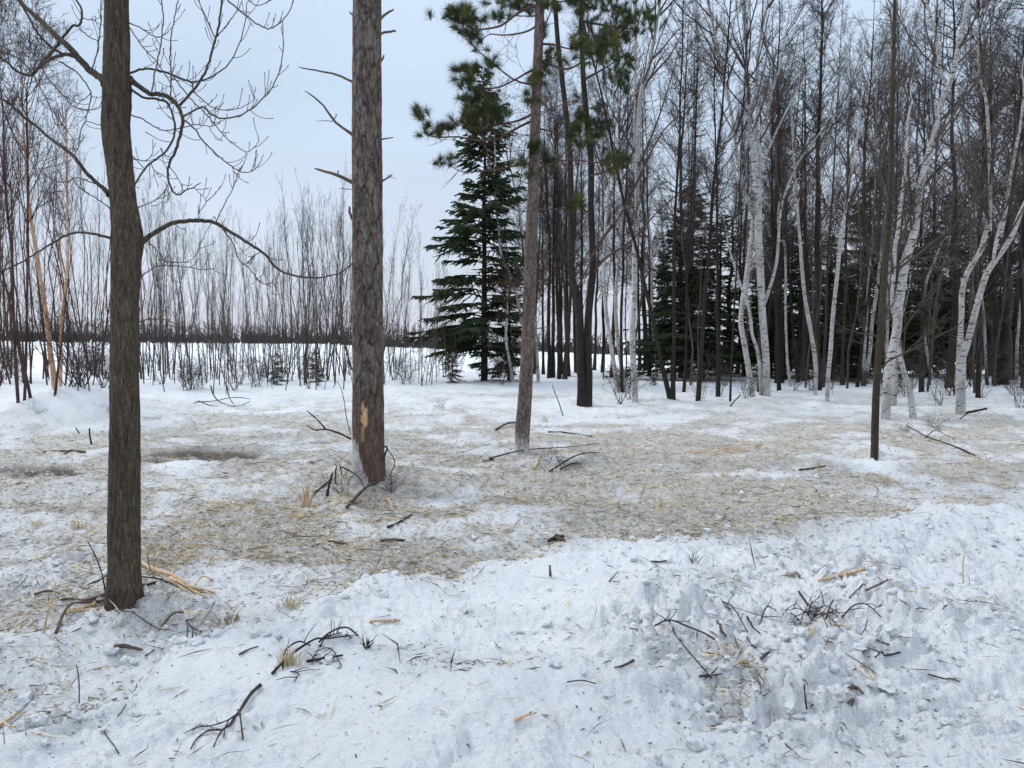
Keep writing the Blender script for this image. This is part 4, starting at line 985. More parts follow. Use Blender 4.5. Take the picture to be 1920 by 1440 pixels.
def limbs(LL, tree, base, D, nd=1.0, dslope=(.0, .5)):
    for pts, w0, tufts in LL:
        sl = rn.uniform(*dslope) * rn.choice([-1, 1]); n = 12; Q = cr([(x, y, 0) for x, y in pts], n)
        ln = np.cumsum(np.r_[0, np.linalg.norm(np.diff(Q[:, :2], axis=0), axis=1)]) * D / F
        dep = D + sl * ln; P = np.array([at(x, y, d) for (x, y, _), d in zip(Q, dep)]); R = np.linspace(w0, max(w0 * .35, 1.2), n) / 2 * D / F
        li = link('branch', None, tree) if False else None
        sh = []; out = []
        for (tx, ty, tr) in tufts:
            i = int(np.argmin((Q[:, 0] - tx) ** 2 + (Q[:, 1] - ty) ** 2)); dd = dep[i] + rn.normal(0, .08); c = at(tx, ty, dd)
            rad = tr * (1.15 if nd < 1.2 else 1.4) * D / F
            sh += needle_tuft(rn, c, rad, int(300 + rad * 4600 * nd), out)
            m = (P[i] + c) / 2 - [0, 0, rad * .3]; sh.append((cr([P[i], m, c], 3), np.array([.006, .005, .004])))
        for _ in range(int(2 + ln[-1] * 5)):
            i = rn.integers(2, n - 1); d = spread_dir(unit(P[i] - P[i - 1]), math.radians(rn.uniform(30, 80)), rn); l = rn.uniform(.08, .4)
            S = np.array([P[i], P[i] + d * l * .5, P[i] + d * l + [0, 0, .1 * l]]); sh.append((S, np.array([.004, .003, .002])))
        li = link('branch', mk('branch', merge(tubes([(P, R)], 6, base), tubes(sh, 4, base)), M['pine_limb']), tree)
        if out: link('needles', needles_mesh('needles', out, base), li)
limbs(LIMB3, tree3, b3_, D3)
# fine dead twigs on the red pine
dead = []
for _ in range(46):
    y = rn.uniform(150, 640); x = np.interp(y, [0, 200, 400, 600, 800], [1013, 1005, 998, 991, 980]); c = at(x, y, D3)
    a = rn.uniform(0, 6.28); out = [[], [], []]
    grow(rn, c, unit(np.array([math.cos(a), math.sin(a), rn.uniform(-.1, .35)])), rn.uniform(.3, 1.1) * (1.1 if y < 450 else .45), .006, 0, dict(BUSH, wob=[.12, .2, .2], rmin=.0018, nc=[6, 3]), out); dead += out
link('dead_twigs', mk('dead_twigs', merge(*[tubes(o, 3, b3_) for o in dead if o]), M['pine_limb']), tree3)
# ---- two-stemmed dark tree behind it
b4_ = ground_px(1096, 761); D4 = b4_[1]
tree4 = thing('twin_stemmed_pine', b4_, 'dark tree with two stems rising from one foot, needled high up', 'tree')
S4 = [[(1090, 775, 20), (1090, 755, 20), (1090, 720, 17), (1087, 660, 16), (1086, 600, 15), (1081, 550, 15), (1073, 520, 14), (1071, 460, 13), (1070, 400, 12), (1069, 300, 12), (1060, 200, 11), (1048, 100, 10), (1040, 0, 9), (1030, -150, 7), (1020, -350, 3)],
      [(1102, 775, 22), (1102, 755, 20), (1103, 700, 17), (1102, 650, 17), (1103, 600, 16), (1108, 540, 16), (1112, 500, 15), (1110, 440, 14), (1108, 380, 13), (1108, 300, 13), (1101, 230, 12), (1094, 150, 11), (1090, 60, 10), (1090, 0, 9), (1086, -150, 7), (1084, -350, 3)]]
for k, T in enumerate(S4):
    C, R = traced(T, D4 + .06 * k); link('trunk', trunk_mesh('trunk', C, R * .86, 22, .07, .008, 22, 5, M['dark_bark'], 11 + k, off=b4_, lump=.05), tree4)
LIMB4 = [([(1110, 480), (1135, 440), (1165, 400), (1200, 330), (1240, 250), (1290, 200)], 6, []), ([(1112, 510), (1140, 480), (1180, 455), (1235, 395), (1290, 350)], 5, []), ([(1081, 548), (1100, 505), (1115, 470)], 4, []), ([(1072, 330), (1045, 290), (1025, 250)], 4, []),
 ([(1092, 90), (1120, 75), (1143, 60)], 6, [(1143, 55, 30), (1149, 22, 28), (1130, 80, 20), (1165, 70, 18)]), ([(1091, 40), (1150, 50), (1190, 55)], 5, [(1193, 52, 24), (1206, 38, 18), (1180, 30, 14)]),
 ([(1094, 150), (1130, 130), (1163, 108)], 5, [(1163, 105, 20), (1157, 133, 18), (1162, 158, 14)]), ([(1102, 260), (1100, 235), (1099, 205)], 4, [(1099, 208, 20), (1102, 232, 25), (1104, 258, 24), (1092, 245, 18), (1117, 250, 16)]),
 ([(1106, 400), (1090, 390), (1078, 380)], 4, [(1076, 385, 14)]), ([(1088, 20), (1110, 0), (1125, -20)], 5, [(1120, -5, 28), (1100, 10, 18)]), ([(1106, 330), (1140, 320), (1165, 300)], 4, [(1150, 310, 14)])]
limbs(LIMB4, tree4, b4_, D4, 1.7)
# ---- traced birches
def traced_tree(name, stems, D, label, mat, n_sides=12, crown=None, cmat='twig_grey', lowk=.0, seed=0, extend=4.0, limbs_=(), limb_mat='birch_limb'):
    """stems: lists of (px, py, width px) from the foot upwards"""
    r = np.random.default_rng(900 + seed); x0, y0, _ = stems[0][0]; b = ground_px(x0, y0); D = b[1] if D is None else D
    t_ = thing(name, b, label, 'tree'); out = [[], [], [], []]
    par = dict(BIRCHP, nc=[1, 11, 5]) if crown is None else crown
    for k, T in enumerate(stems):
        T = list(T); C = [at(x, y, D + .05 * k + .3 * math.sin(k * 2.1) * (i / len(T))) for i, (x, y, w) in enumerate(T)]; R = [w / 2 * D / F for _, _, w in T]
        if k == 0 or T[0][1] > 700: C[0] = C[0] - np.array([0, 0, .15])
        d = unit(C[-1] - C[-2]); d = unit(d + [0, 0, .3]); m = 5
        ex = extend if T[-1][1] < 60 else (0 if T[-1][2] > 10 else 1.6)
        if ex:
            for i in range(m): C.append(C[-1] + unit(d + r.normal(size=3) * .08) * ex / m); R.append(max(R[-1] * (.72 if ex > 2 else .58), .004))
        C = np.array(C); R = np.array(R)
        def lowf(V, th, zb=b[2]): return np.clip(1 - (V[..., 2] - zb) / 1.0, 0, 1) * lowk
        link('trunk', trunk_mesh('trunk', C, R * .82, n_sides, .08, .0025, 22, 8, mat, 20 + k, off=b, attrs={'low': lowf}, lump=.07), t_)
        Ps = cr(C, 24); u = np.linspace(0, len(R) - 1, 24); Rs = np.interp(u, np.arange(len(R)), R); Ln = np.sum(np.linalg.norm(np.diff(Ps, axis=0), axis=1))
        pk = dict(par); pk['nc'] = [int(max(3, Ln * par.get('dens', 2.4)))] + list(par['nc'][1:])
        sprout(r, Ps, Rs, Ln, 0, pk, out, t0=par.get('start', .35) if k == 0 or T[0][1] > 700 else .12)
    link('branches', mk('branches', merge(tubes(out[1], 4, b), tubes(out[2] + out[3], 3, b)), M[cmat]), t_)
    if out[0]: pass
    return t_
BC = dict(BIRCHP, nc=[1, 9, 4], dens=2.0, start=.40)
def zz(pts, ox, oy, k): return [(x / k + ox, y / k + oy, w) for x, y, w in pts]
def s7(p): return zz(p, 1200, 400, 2.667)
def s6(p): return zz(p, 1200, 0, 2.667)
traced_tree('birch_tree', [[(1191, 753, 15), (1189, 700, 14), (1186, 650, 13), (1187, 600, 13), (1190, 550, 12.5), (1190, 480, 12), (1194, 400, 11), (1195, 340, 10.5), (1196, 278, 10), (1201, 180, 9), (1215, 133, 8), (1227, 70, 7), (1238, 0, 6)],
   [(1192, 330, 6), (1190, 250, 6), (1191, 180, 5.5), (1192, 100, 5), (1190, 20, 4.5)]], None, 'tall slender white birch, the brightest stem nearest the two-stemmed tree', M['birch'], crown=BC, seed=1)
traced_tree('birch_tree', [[(1163, 735, 11), (1152, 690, 10), (1145, 640, 9.5), (1137, 590, 9), (1132, 517, 8), (1134, 450, 7), (1138, 380, 6), (1146, 280, 5), (1150, 180, 4)], [(1172, 735, 10), (1164, 680, 9), (1156, 610, 8.5), (1155, 542, 8), (1163, 470, 7), (1171, 400, 6.5), (1166, 320, 6), (1160, 240, 5), (1158, 160, 4)]],
   None, 'pair of thin greyish birches leaning left, behind the tall slender one', M['birch'], crown=BC, seed=2)
traced_tree('birch_tree', [s7([(632, 915, 18), (632, 860, 17), (628, 700, 16), (612, 500, 16), (602, 300, 17), (592, 100, 17), (590, 0, 17)]) + s6([(590, 950, 16), (575, 850, 14), (565, 750, 11), (548, 620, 9), (545, 500, 8), (535, 350, 7), (530, 200, 6), (520, 0, 5)]),
   s7([(572, 970, 13), (550, 830, 13), (530, 700, 12.5), (512, 600, 12), (505, 540, 12), (515, 430, 12), (530, 350, 12), (548, 200, 12), (560, 100, 11), (565, 40, 11)]) + s6([(560, 1050, 11), (520, 960, 9), (500, 850, 8.5), (480, 740, 8), (470, 650, 7.5), (440, 480, 7), (410, 360, 6.5), (380, 200, 6), (340, 0, 5)]),
   s7([(606, 905, 9), (600, 780, 9), (585, 680, 8), (560, 600, 7.5), (545, 480, 7), (500, 350, 6), (480, 290, 5), (440, 150, 4)]),
   s6([(592, 900, 10), (600, 780, 9), (590, 690, 8), (625, 600, 7), (640, 550, 6), (660, 450, 5.5), (700, 330, 5), (725, 200, 4)]),
   s6([(580, 700, 8), (590, 500, 7), (585, 350, 6), (600, 200, 5), (640, 0, 4)]),
   s7([(615, 470, 8), (640, 400, 8), (665, 320, 7), (685, 230, 6.5), (692, 130, 6), (700, 20, 5)]) + s6([(715, 1000, 4.5), (760, 880, 4.5), (800, 800, 4.5), (880, 690, 4), (910, 650, 3)]),
   s6([(600, 820, 6), (640, 750, 6), (690, 640, 5), (750, 520, 4.5), (830, 380, 4)]) ],
   None, 'many-stemmed white birch clump, one stem bent outwards to the left', M['birch'], crown=dict(BC, start=.5, dens=1.9), cmat='twig_grey', seed=3)
traced_tree('birch_tree', [s7([(875, 908, 9), (880, 800, 9), (872, 700, 9), (856, 600, 9), (838, 500, 9), (822, 400, 8), (812, 300, 8), (800, 130, 7)]) + s6([(795, 1150, 6), (785, 1000, 6), (770, 800, 5), (760, 600, 4.5)])], None, 'thin birch leaning left just before the thickest dark trunk', M['birch'], crown=BC, seed=4)
traced_tree('birch_tree', [s7([(936, 942, 9), (942, 800, 9), (952, 700, 9), (958, 600, 9), (966, 500, 9), (976, 400, 9), (987, 300, 8.5), (1000, 150, 8), (1012, 50, 8)]) + s6([(1020, 1100, 7), (1040, 950, 7), (1060, 840, 6), (1075, 750, 5), (1100, 600, 4)])], None, 'thin birch leaning right, standing forward of the grey slim trunk', M['birch'], crown=BC, seed=5)
traced_tree('birch_tree', [s7([(757, 868, 6), (742, 780, 6), (735, 700, 6), (728, 500, 5.5), (729, 300, 5), (722, 150, 5)]) + s6([(700, 1200, 5), (690, 1100, 5), (700, 1000, 4)])], None, 'very thin white birch stem between the birch clump and the grey thick trunk', M['birch'], crown=BC, seed=6, n_sides=8)
traced_tree('birch_tree', [s7([(1228, 1032, 20), (1232, 930, 19), (1240, 800, 18), (1262, 690, 18), (1285, 580, 20), (1290, 480, 20), (1305, 380, 20), (1328, 240, 19), (1350, 170, 17), (1372, 90, 16)]) + s6([(1385, 1080, 15), (1405, 920, 14), (1435, 800, 14), (1465, 690, 13), (1490, 590, 13), (1510, 500, 12), (1545, 420, 11), (1570, 350, 11), (1590, 240, 10), (1612, 140, 10), (1640, 0, 9)]),
   s7([(1372, 1032, 15), (1355, 920, 13), (1338, 850, 12), (1318, 790, 12), (1303, 720, 12), (1292, 640, 12)]),
   s7([(1285, 560, 10), (1262, 450, 9), (1270, 300, 9), (1275, 170, 9)]) + s6([(1290, 1150, 8), (1310, 980, 8), (1330, 800, 7), (1340, 600, 5)]),
   s6([(1545, 420, 7), (1510, 380, 8), (1495, 300, 8), (1478, 170, 8), (1450, 70, 7), (1430, 0, 6)]), s7([(1268, 920, 14), (1275, 830, 13), (1278, 760, 11), (1290, 680, 9)])],
   None, 'thickest forked white birch with two splayed feet, behind the lone brown sapling', M['birch'], crown=dict(BC, start=.3), seed=7, n_sides=16)
traced_tree('birch_tree', [s7([(1605, 1005, 20), (1603, 880, 20), (1605, 780, 20), (1605, 700, 18), (1602, 620, 12), (1608, 500, 11), (1610, 400, 12), (1632, 310, 12), (1670, 240, 11), (1705, 180, 10), (1740, 60, 9)]) + s6([(1748, 1150, 9), (1752, 1000, 8), (1750, 850, 8), (1742, 650, 7), (1730, 500, 6), (1700, 380, 5), (1690, 200, 4)]),
   s7([(1608, 740, 13), (1635, 660, 14), (1660, 560, 14), (1685, 460, 14), (1708, 380, 13), (1735, 300, 13), (1780, 230, 12), (1818, 180, 12), (1862, 105, 12), (1890, 30, 11)]) + s6([(1905, 1060, 10), (1935, 1000, 10), (1990, 900, 9), (2060, 780, 8)]),
   s7([(1765, 250, 7), (1780, 150, 8), (1810, 40, 8)]) + s6([(1800, 1190, 8), (1830, 1050, 7), (1850, 900, 7), (1880, 740, 7), (1905, 600, 6), (1920, 450, 5)])],
   None, 'forked white birch with a black foot near the right edge', M['birch'], crown=dict(BC, start=.3), seed=8, n_sides=16, lowk=.0)
traced_tree('birch_tree', [s7([(1467, 832, 8), (1445, 750, 8), (1425, 650, 7.5), (1415, 540, 7), (1415, 430, 7), (1435, 330, 6.5), (1468, 250, 6), (1500, 170, 5), (1530, 100, 4)])], None, 'thin crooked birch between the two big forked birches', M['birch'], crown=BC, seed=9, n_sides=8)
traced_tree('birch_tree', [s7([(1886, 852, 7), (1884, 700, 6.5), (1890, 600, 6), (1900, 500, 6), (1910, 400, 5.5), (1925, 200, 5), (1935, 0, 4)])], None, 'thin white birch at the very right edge', M['birch'], crown=BC, seed=10, n_sides=8)
traced_tree('birch_tree', [[(963, 718, 7), (956, 680, 6.5), (949, 640, 6.5), (950, 600, 6)], [(979, 610, 7), (970, 560, 7), (962, 535, 7), (952, 505, 6.5), (940, 480, 6.5), (935, 430, 6), (932, 400, 6), (927, 360, 5), (922, 320, 5), (912, 280, 4), (907, 265, 3.5)], [(925, 340, 4), (929, 300, 3.5), (927, 264, 3)]],
   None, 'thin crooked birch leaning left across the big dark spruce', M['birch'], crown=dict(BC, dens=2.), seed=11, n_sides=8)
traced_tree('birch_tree', [[(1010, 716, 8), (1006, 650, 7), (1000, 580, 7), (985, 480, 6), (975, 400, 5), (960, 330, 4), (950, 290, 3)]], None, 'thin pale birch leaning left behind the red pine', M['birch'], crown=dict(BC, dens=2.), seed=12, n_sides=8)
traced_tree('birch_tree', [s7([(85, 832, 7), (78, 700, 6.5), (65, 600, 6), (60, 450, 5.5), (58, 300, 5), (50, 100, 4)])], None, 'small thin birch at the field edge right of the tall white birch', M['birch'], crown=dict(BC, dens=2.), seed=13, n_sides=8)
traced_tree('birch_tree', [s7([(122, 745, 6), (125, 600, 6), (123, 450, 5.5), (118, 250, 5), (112, 50, 4)])], None, 'faint speckled birch against the far wood, left of the spruces', M['birch'], crown=dict(BC, dens=2.), seed=14, n_sides=8)
# orange birches on the left
SB = dict(BIRCHP, nc=[1, 9, 4], dens=3.2, start=.45, ln=[1.9, .8, .4], rc=[.012, .007, .004], rmin=.0026)
k2 = 2.909
def sL(p): return zz(p, 0, 400, k2)
traced_tree('birch_tree', [sL([(302, 955, 11), (288, 850, 11), (272, 740, 10.5), (262, 640, 10), (250, 540, 9.5), (232, 430, 9), (212, 300, 8.5), (198, 200, 8), (180, 100, 7), (165, 0, 6)]) + [(50, 330, 5), (45, 260, 4), (42, 200, 3)]], None, 'birch with peeling orange-tan bark, leaning left behind the snow mound', M['birch_o'], crown=SB, cmat='twig_red', seed=21, n_sides=10)
traced_tree('birch_tree', [sL([(328, 945, 8), (330, 850, 7.5), (332, 720, 7), (334, 600, 7), (345, 500, 7), (358, 400, 6.5), (368, 300, 6), (370, 200, 5.5), (372, 100, 5), (368, 0, 4.5)]) + [(126, 330, 4), (124, 250, 3)], [(114, 565, 4), (113, 530, 4), (115, 500, 3), (112, 440, 2)]], None, 'slim cream-footed birch turning orange above, right beside the leaning orange one', M['birch_o'], crown=SB, cmat='twig_red', seed=22, n_sides=10)
traced_tree('red_sapling', [sL([(100, 1030, 7), (90, 900, 7), (82, 750, 6.5), (75, 600, 6), (70, 450, 6), (68, 300, 5.5), (60, 150, 5), (40, 0, 5)]) + [(8, 300, 4), (5, 200, 3)], sL([(130, 1015, 6), (140, 850, 6), (143, 700, 5.5), (146, 550, 5), (148, 400, 5), (150, 250, 5), (148, 100, 4.5), (150, 0, 4)]) + [(52, 300, 4), (50, 180, 3)], sL([(168, 980, 7), (140, 880, 6.5), (110, 780, 6), (85, 640, 5.5), (55, 500, 5), (20, 350, 4), (0, 280, 3)])], None, 'cluster of three dark red stems left of the snow mound', M['twig_red'], crown=dict(SB, dens=4.5), cmat='twig_red', seed=23, n_sides=7)
# ---- the lone brown sapling in front of the right-hand wood
TC = dict(FOREST, nc=[1, 8, 4], dens=2.6, start=.2, ln=[.9, .42, .22], rc=[.010, .005, .003], rmin=.0018, ang=[(35, 65), (25, 55), (25, 60)], up=[.04, .05, .04, .02])
t5 = traced_tree('brown_sapling', [s7([(1172, 1215, 17), (1173, 1180, 16.5), (1176, 1050, 16), (1181, 900, 15), (1190, 750, 14.5), (1200, 620, 14), (1210, 480, 14), (1220, 350, 13.5), (1230, 220, 13), (1240, 90, 12.5)]) + s6([(1240, 1180, 12), (1250, 1000, 11.5), (1256, 850, 11), (1258, 700, 11), (1262, 550, 10), (1265, 400, 9.5), (1268, 250, 9), (1275, 0, 7.5)]),
   s7([(1214, 770, 4), (1240, 740, 4), (1300, 710, 3.5), (1370, 680, 3), (1440, 650, 3), (1520, 600, 2.5), (1590, 560, 2)]), s7([(1205, 400, 4), (1180, 340, 4), (1150, 270, 3.5), (1110, 200, 3), (1060, 110, 2.5)]),
   s7([(1225, 320, 3.5), (1300, 250, 3), (1390, 180, 3), (1500, 120, 2.5), (1600, 60, 2)]), s6([(1250, 1000, 4), (1330, 920, 3.5), (1440, 780, 3), (1560, 620, 3), (1640, 480, 2.5)]),
   s6([(1245, 1150, 3.5), (1330, 1060, 3), (1480, 960, 2.5), (1620, 880, 2.2), (1760, 800, 2)])],
   None, 'lone slender brown tree in the chipped clearing with clean snow round its foot', M['sap_bark'], n_sides=18, crown=TC, cmat='twig_grey', seed=31, extend=2.5)

# ------------------------------------------------------------------ wood litter, sticks and clods on the snow
rl = np.random.default_rng(88)
def sample_ground(n, rmin, rmax, dens, pw=1.0):
    """places in front of the camera, kept with probability dens(px, py, x, y)"""
    r = rmin * (rmax / rmin) ** (rl.uniform(size=n) ** pw); a = np.radians(rl.uniform(-40, 40, n)); x = r * np.sin(a); y = r * np.cos(a)
    px, py = pix(x, y, 0.); bank = edge_mask(px, py, fbm2(x * 1.3, y * 1.3, 4, 11)); d = dirt_of(px, py, bank, x, y); m = mud_of(px, py, x, y)
    k = rl.uniform(size=n) < dens(d, m, px, py, r); x, y = x[k], y[k]
    return x, y, land(x, y) - m[k] * .05, r[k]
def splinters(name, n, rmin, rmax, dens, lmin, lmax, wmin, wmax, mat, label, tilt=.16, pw=1.0, lift=.003, patchy=None):
    x, y, z, r = sample_ground(n, rmin, rmax, dens, pw); m = len(x)
    L_ = lmin * (lmax / lmin) ** (rl.uniform(size=m) ** 1.7); w = wmin + (wmax - wmin) * rl.uniform(size=m) ** 2
    a = rl.uniform(0, math.pi, m) ; t = rl.normal(0, tilt, m); big = rl.uniform(size=m) < .03; t = np.where(big, rl.uniform(.3, 1.3, m), t)
    D_ = np.stack([np.cos(a) * np.cos(t), np.sin(a) * np.cos(t), np.sin(t)], 1); S = np.stack([-np.sin(a), np.cos(a), np.zeros(m)], 1); U = np.cross(D_, S)
    C = np.stack([x, y, z + lift + np.abs(np.sin(t)) * L_ * .4], 1); bend = rl.normal(0, .08, m) * L_
    A = C - D_ * (L_ / 2)[:, None]; B = C + D_ * (L_ / 2)[:, None]; Cm = C + S * bend[:, None] + U * (np.abs(bend) * .4)[:, None]
    fl = rl.uniform(.35, .9, m)
    ring = [Cm + S * w[:, None], Cm - S * (w * .5)[:, None] + U * (w * fl)[:, None], Cm - S * (w * .5)[:, None] - U * (w * fl)[:, None]]
    V = np.stack([A] + ring + [B], 1).reshape(-1, 3); k = np.arange(m)[:, None, None] * 5
    T = (k + np.array([[0, 2, 1], [0, 3, 2], [0, 1, 3], [4, 1, 2], [4, 2, 3], [4, 3, 1]])[None]).reshape(-1, 3)
    me = mesh_np(name, V, None, T, mat, False); link(name, me, kind='stuff', label=label); print(name, m)
splinters('pale_wood_shreds', 330000, 2.6, 24, lambda d, m, px, py, r: np.clip((d - .22) * .62, 0, 1) * (vn2(px / 40., py / 12., 3) * .9 + .15) + .003, .02, .22, .0016, .0065, M['straw'], 'pale shredded wood strewn over the packed snow')
splinters('grey_wood_shreds', 190000, 2.6, 26, lambda d, m, px, py, r: np.clip(d * .60 - .05, 0, 1) + .004 + m * .3, .015, .12, .0015, .006, M['greybit'], 'weathered grey-brown wood bits trodden into the snow')
splinters('dark_twig_litter', 130000, 2.4, 26, lambda d, m, px, py, r: np.clip(d * .36 + .005 + m * .5 + .05 * ell(px, py, 1550, 1250, 420, 260, 1.4) * (vn2(px / 40., py / 25., 9) > .45), 0, 1), .012, .16, .0012, .0045, M['darkbit'], 'small dark twig pieces scattered over the snow')

def straw_spots(d, m, px, py, r):
    w = np.zeros_like(px)
    for (cx, cy, rx, ry, a) in [(1400, 848, 130, 12, 1), (1160, 838, 80, 9, 1), (1470, 828, 110, 9, .8), (1290, 870, 90, 8, .8), (1690, 868, 90, 8, .9), (1180, 940, 160, 14, .5), (440, 985, 130, 22, .9), (640, 950, 110, 16, .7), (1010, 950, 120, 14, .5), (1240, 960, 60, 10, .7), (1850, 860, 70, 8, .5), (350, 1055, 130, 26, .7), (870, 780, 100, 6, .6), (150, 1010, 90, 20, .4)]:
        w = np.maximum(w, a * ell(px, py, cx, cy, rx, ry, 1.2))
    return np.clip(w * (.15 + 1.3 * sst(.4, .7, vn2(px / 22., py / 7., 31))) * .5, 0, 1)
splinters('orange_wood_shreds', 90000, 3, 20, straw_spots, .06, .34, .0018, .0065, M['orange'], 'fresh straw-orange wood shreds in streaks across the clearing', tilt=.14, lift=.008)
splinters('stick_litter', 9000, 3, 24, lambda d, m, px, py, r: np.clip(d * .28 + .012 + .05 * (py < 1000) + .05 * ell(px, py, 1500, 1220, 380, 160, 1.4), 0, 1), .09, .5, .0018, .0055, M['darkbit'], 'thin dark broken sticks strewn over the clearing', tilt=.10, lift=.006)
splinters('snow_dust_twigs', 60000, 2.4, 9, lambda d, m, px, py, r: .12 * (vn2(px / 50., py / 30., 12) > .5) + .02, .004, .022, .0007, .002, M['darkbit'], 'tiny dark specks of bark on the clean snow', tilt=.3)

def clods():
    t = (1 + 5 ** .5) / 2
    v = np.array([(-1, t, 0), (1, t, 0), (-1, -t, 0), (1, -t, 0), (0, -1, t), (0, 1, t), (0, -1, -t), (0, 1, -t), (t, 0, -1), (t, 0, 1), (-t, 0, -1), (-t, 0, 1)], float); v /= np.linalg.norm(v[0])
    f = [(0, 11, 5), (0, 5, 1), (0, 1, 7), (0, 7, 10), (0, 10, 11), (1, 5, 9), (5, 11, 4), (11, 10, 2), (10, 7, 6), (7, 1, 8), (3, 9, 4), (3, 4, 2), (3, 2, 6), (3, 6, 8), (3, 8, 9), (4, 9, 5), (2, 4, 11), (6, 2, 10), (8, 6, 7), (9, 8, 1)]
    vl = [tuple(p) for p in v]; cache = {}; ff = []
    def mid(a, b):
        k = (min(a, b), max(a, b))
        if k not in cache:
            m = np.array(vl[a]) + np.array(vl[b]); m /= np.linalg.norm(m); cache[k] = len(vl); vl.append(tuple(m))
        return cache[k]
    for a, b, c in f:
        x, y, z = mid(a, b), mid(b, c), mid(c, a); ff += [(a, x, z), (b, y, x), (c, z, y), (x, y, z)]
    v = np.array(vl); ff = np.array(ff)
    def dens(d, m, px, py, r):
        c = np.full_like(px, .035)
        for (cx, cy, rx, ry, a) in CLUMPY: c = np.maximum(c, a * ell(px, py, cx, cy, rx, ry, 1.4))
        ed = np.exp(-((py - np.interp(px, EDGE_X, EDGE_Y) - 12) / 22.) ** 2) * .5
        return np.clip(np.maximum(c, ed), 0, 1) * sst(.38, .62, vn2(px / 60., py / 25., 8)) * .8
    x, y, z, r = sample_ground(19000, 2.3, 13, dens, .8); m = len(x)
    R = .006 + .026 * rl.uniform(size=m) ** 4.5
    sc = R[:, None] * rl.uniform(.7, 1.4, (m, 3)) * [1, 1, .75]
    a = rl.uniform(0, 6.28, m); Vv = v[None] * sc[:, None, :]
    P = v[None] * 2.2 + rl.uniform(0, 99, (m, 1, 3)); nn = vn3(P[..., 0], P[..., 1], P[..., 2], 4) + .5 * vn3(P[..., 0] * 2.2, P[..., 1] * 2.2, P[..., 2] * 2.2, 5)
    Vv = Vv * (.35 + .85 * nn)[..., None]; c, s = np.cos(a)[:, None], np.sin(a)[:, None]
    X = Vv[..., 0] * c - Vv[..., 1] * s; Y = Vv[..., 0] * s + Vv[..., 1] * c
    V = np.stack([X + x[:, None], Y + y[:, None], Vv[..., 2] + (z + R * .22)[:, None]], -1).reshape(-1, 3)
    T = (np.arange(m)[:, None, None] * len(v) + ff[None]).reshape(-1, 3)
    me = mesh_np('snow_clods', V, None, T, M['snow'], False); link('snow_clods', me, kind='stuff', label='loose lumps of white snow broken up by machine tracks'); print('clods', m)
clods()

# --- sticks one can point at: traced on the ground, each with its own distance and thickness
rk = np.random.default_rng(15)
def on_snow(pts, lift=None):
    """pts: (px, py[, height above snow]); the place on the snow below each point"""
    out = []
    for p in pts:
        g = ground_px(p[0], p[1]); out.append(g)
    return out
def stick(name, paths, label, cat='stick', mat='dead_branch', sides=6, twigs=0, loc=None, flat=1.0):
    """paths: (points, w0, w1, rise) rise = None lies on the snow, else heights in metres of the points' ends above the snow; upright ones are traced at the depth of their foot"""
    base = None; vs = []
    for pts, w0, w1, mode in paths:
        if mode == 'up' or isinstance(mode, float):
            g = ground_px(*pts[0]) if not isinstance(mode, float) else None
            D = g[1] if g is not None else mode
            C = [at(x, y, D) for x, y in pts]
            if mode == 'up': C[0] = C[0] - np.array([0, 0, .03])
        else:
            C = [ground_px(x, y) for x, y in pts]
            for c in C: c[2] += .006 + (rk.uniform(0, .012))
            if mode == 'arch':
                for i, c in enumerate(C): c[2] += .035 * math.sin(math.pi * i / (len(C) - 1))
        C = np.array(C); n = max(5, 3 * len(pts)); Q = cr(C, n)
        if mode in ('lie', 'arch'):
            zz_ = land(Q[:, 0], Q[:, 1]); Q[:, 2] = np.maximum(Q[:, 2], zz_ + .004)
        Dm = C[:, 1].mean(); R = np.linspace(w0, w1, n) / 2 * Dm / F; R = R * (1 + .12 * rk.normal(size=n)); R = np.maximum(R, .0012)
        if base is None: base = C[0].copy()
        Q2 = np.vstack([Q[0], Q, Q[-1]]); R2 = np.r_[R[0] * .3, R, R[-1] * .3]
        vs.append((Q2, R2))
        for _ in range(twigs):
            i = rk.integers(1, n - 1); t = unit(Q[i] - Q[i - 1]); d = spread_dir(t, math.radians(rk.uniform(30, 70)), rk); d[2] = abs(d[2]) * .6; l = rk.uniform(.04, .13)
            S = np.array([Q[i], Q[i] + d * l * .5, Q[i] + d * l + rk.normal(size=3) * .01]); vs.append((S, np.array([.0024, .002, .0014])))
    V, q = tubes(vs, sides, base)
    o = link(name, mesh_np(name, V, q, None, M[mat], True), loc=base, label=label, cat=cat); return o
def lie(pts, w0, w1): return (pts, w0, w1, 'lie')
def up(pts, w0, w1): return (pts, w0, w1, 'up')
def arch(pts, w0, w1): return (pts, w0, w1, 'arch')
stick('fallen_branch', [lie([(490, 1290), (470, 1310), (448, 1340), (432, 1362), (415, 1380), (400, 1405)], 8, 2.5), lie([(440, 1350), (425, 1360), (395, 1368), (370, 1370), (345, 1381)], 4, 1.3), lie([(415, 1375), (390, 1378), (368, 1390), (358, 1412)], 4, 2.5), lie([(428, 1360), (422, 1375), (420, 1390)], 3, 2), arch([(445, 1335), (450, 1362), (456, 1392)], 3.5, 3.5), lie([(400, 1372), (385, 1366), (360, 1376)], 1.6, 1)],
      'dark forked branch lying on clean snow at the bottom left', 'branch', 'twig', 7)
stick('split_branch', [arch([(262, 1056), (278, 1074), (300, 1085), (325, 1090), (350, 1102)], 7, 9), lie([(320, 1088), (352, 1104), (385, 1112), (402, 1116)], 10, 4), lie([(340, 1098), (360, 1112), (388, 1124)], 6, 2.5), lie([(300, 1088), (330, 1100), (352, 1112)], 4, 3), arch([(365, 1105), (380, 1095), (400, 1092)], 4, 3)], 'peeled pale split branch curling out right of the furrowed trunk foot', 'branch', 'splinter', 6)
